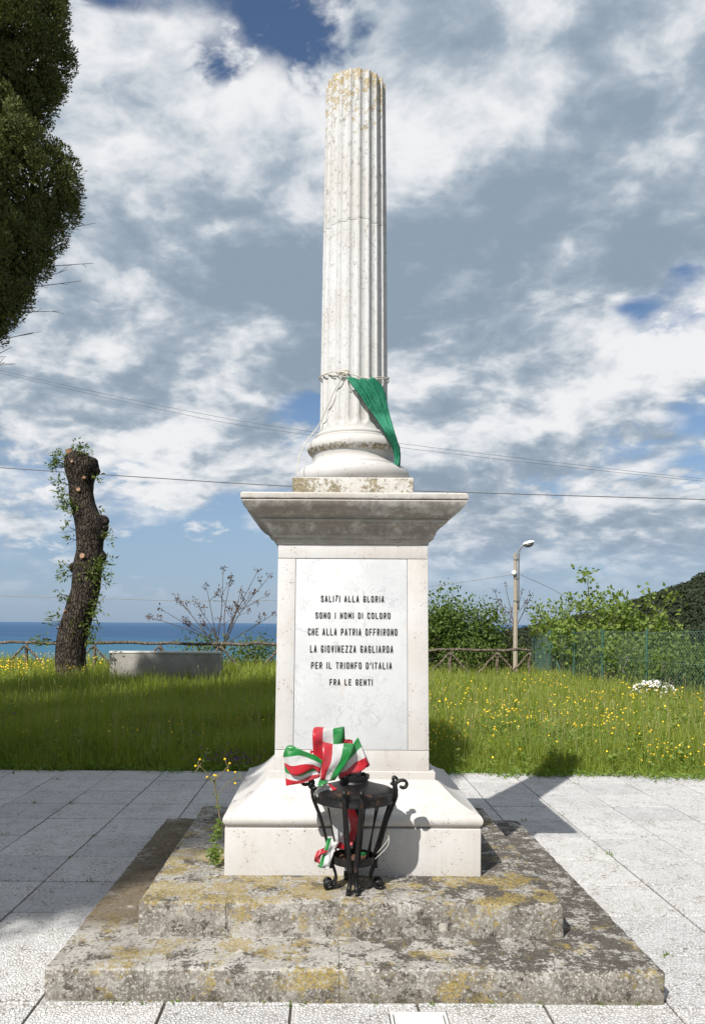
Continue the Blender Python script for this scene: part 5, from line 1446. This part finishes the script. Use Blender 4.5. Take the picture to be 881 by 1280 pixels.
for z, dx in ((.84, -.07),):
    b = bmesh.new(); bmesh.ops.create_uvsphere(b, u_segments=10, v_segments=8, radius=.085 if z == .84 else .06); bmesh.ops.translate(b, vec=(dx, -.06, top_z * z), verts=b.verts); from_bm('insulator', b, M_insul, lm, 180)

# green wire mesh fence
FP = [(7.55, 9.5), (7.0, 14.9), (6.62, 19.4), (6.25, 22.6), (6.95, 27.2)]
wf = empty('wire_fence', (7.0, 14.9, 0), 'green plastic coated wire mesh fence along the right of the meadow', 'fence')
WL = np.array([7.0, 14.9, 0])
def fz(k): return [1.44, 1.41, 1.37, 1.32, 1.02][k]
M_post = simple('green_steel_post', (.05, .14, .10), .45, .2, var=.1)
mesh = MB(); wires = MB()
for i in range(len(FP) - 1):
    a, b_ = np.array(FP[i]), np.array(FP[i + 1]); L = np.linalg.norm(b_ - a)
    n = int(L / .105); u = np.linspace(0, 1, n + 1)
    for sgn in (1, -1):
        for q in u[:-1]:
            # one zigzag wire of the weave per step; drawn as long diagonals clipped to the panel
            pass
    rows = 16
    g0 = [float(ground_z(*a)), float(ground_z(*b_))]; z0, z1 = fz(i), fz(i + 1)
    def pt(uu, vv):
        xy = a * (1 - uu) + b_ * uu; lo = g0[0] * (1 - uu) + g0[1] * uu + .02; hi = z0 * (1 - uu) + z1 * uu - .035 * math.sin(math.pi * uu)
        return np.array([xy[0], xy[1], lo * (1 - vv) + hi * vv]) - WL
    for c in range(n):
        pts = [pt(min(1, max(0, (c + (.5 if r % 2 else -.5) + .5) / n)), r / rows) for r in range(rows + 1)]
        mesh.tube(pts, .0026, 3, cap=False)
        pts = [pt(min(1, max(0, (c + (-.5 if r % 2 else .5) + .5) / n)), r / rows) for r in range(rows + 1)]
        pts = [p + np.array([.003, .0, 0]) for p in pts]
        mesh.tube(pts, .0026, 3, cap=False)
    for vv in (0.99, .55, .04): wires.tube([pt(x_, vv) for x_ in np.linspace(0, 1, 9)], .0032, 5)
o = mesh.build('wire_mesh', M_mesh, wf); o['kind'] = 'stuff'
wires.build('tension_wires', M_mesh, wf)
def gpost(x, y, h_, lean=(0, 0), r=.024):
    gz = float(ground_z(x, y)); mb = MB(); mb.tube([np.array([x, y, gz - .1]) - WL, np.array([x + lean[0], y + lean[1], h_ + .03]) - WL], r, 8); return mb.build('post', M_post, wf, 60)
for (x, y, h_) in ((7.26, 12.2, 1.43), (7.0, 14.9, 1.41), (6.81, 17.2, 1.39), (6.62, 19.4, 1.37), (6.43, 21.0, 1.35), (6.25, 22.6, 1.32), (6.6, 24.9, 1.2), (6.95, 27.2, 1.02)): gpost(x + .03, y, h_)
for (dx, dy) in ((.14, -1.0), (.25, 1.0)):
    mb = MB(); mb.tube([np.array([6.25 + dx, 22.6 + dy, -.15]) - WL, np.array([6.27, 22.6, 1.15]) - WL], .018, 7); mb.build('brace', M_post, wf, 60)

for o in bpy.data.objects:
    if o.type == 'MESH' and o.parent is not None and o.name.split('.')[0] in ('shoot', 'flower_heads', 'dead_twigs', 'tangled_wire', 'crown_teeth', 'tension_wires', 'leaves', 'young_leaves', 'blossoms'): o['kind'] = 'stuff'

# overhead cables
def cable(name, pts, label, mat, r, Ya=32.0, group=None, twist=False):
    P = np.array([np.array(at(x, y, Y)) for (x, y, Y) in pts]); c = P[len(P) // 2].copy()
    Q = catmull(P, 10) - c
    mb = MB(); mb.tube(Q, r, 6)
    if twist:
        for ph in (0, math.pi):
            t = np.linspace(0, len(Q) - 1, 900); B = np.stack([np.interp(t, np.arange(len(Q)), Q[:, k]) for k in range(3)], 1)
            B[:, 1] += .010 * np.sin(t * 18 + ph); B[:, 2] += .010 * np.cos(t * 18 + ph); mb.tube(B, r * .8, 4)
    o = mb.build(name, mat, None, 180); o.location = tuple(c); tag(o, label, 'cable', group)
    return o
cable('cable', [(-560, 330, 30), (-250, 406, 30), (0, 466, 30), (250, 518, 30), (397, 541, 30), (500, 554, 30), (700, 577, 30), (881, 596, 30), (1200, 622, 30), (1500, 640, 30)], 'upper wire of the close pair that slopes down behind the column', M_cable, .007, group='overhead wires')
cable('cable', [(-560, 334, 30.3), (-250, 410, 30.3), (0, 469, 30.3), (250, 523.5, 30.3), (397, 545.5, 30.3), (500, 559, 30.3), (700, 581, 30.3), (881, 599, 30.3), (1200, 625, 30.3), (1500, 643, 30.3)], 'lower wire of the close pair that slopes down behind the column', M_cable, .007, group='overhead wires')
cable('cable', [(-560, 552, 28), (-250, 571, 28), (0, 587, 28), (180, 598, 28), (362, 608, 28), (584, 614.5, 28), (881, 621.5, 28), (1200, 626, 28), (1500, 628, 28)], 'single wire passing just above the pedestal cornice', M_cable, .016)
cable('twisted_cable', [(-500, 722, 24), (-200, 739, 24.3), (0, 747, 24.6), (120, 749.5, 24.7), (230, 752, 24.8), (345, 750.5, 24.9), (440, 744, 25), (553, 730, 25), (639, 717, 25)], 'twisted cable strung low across to the lamp post', M_cable_pale, .006, twist=True)
cable('service_cable', [(648, 716, 25), (690, 735, 25.8), (730, 758, 26.5), (790, 785, 27.5)], 'thin cable running down from the lamp post behind the fig', M_cable_pale, .009)
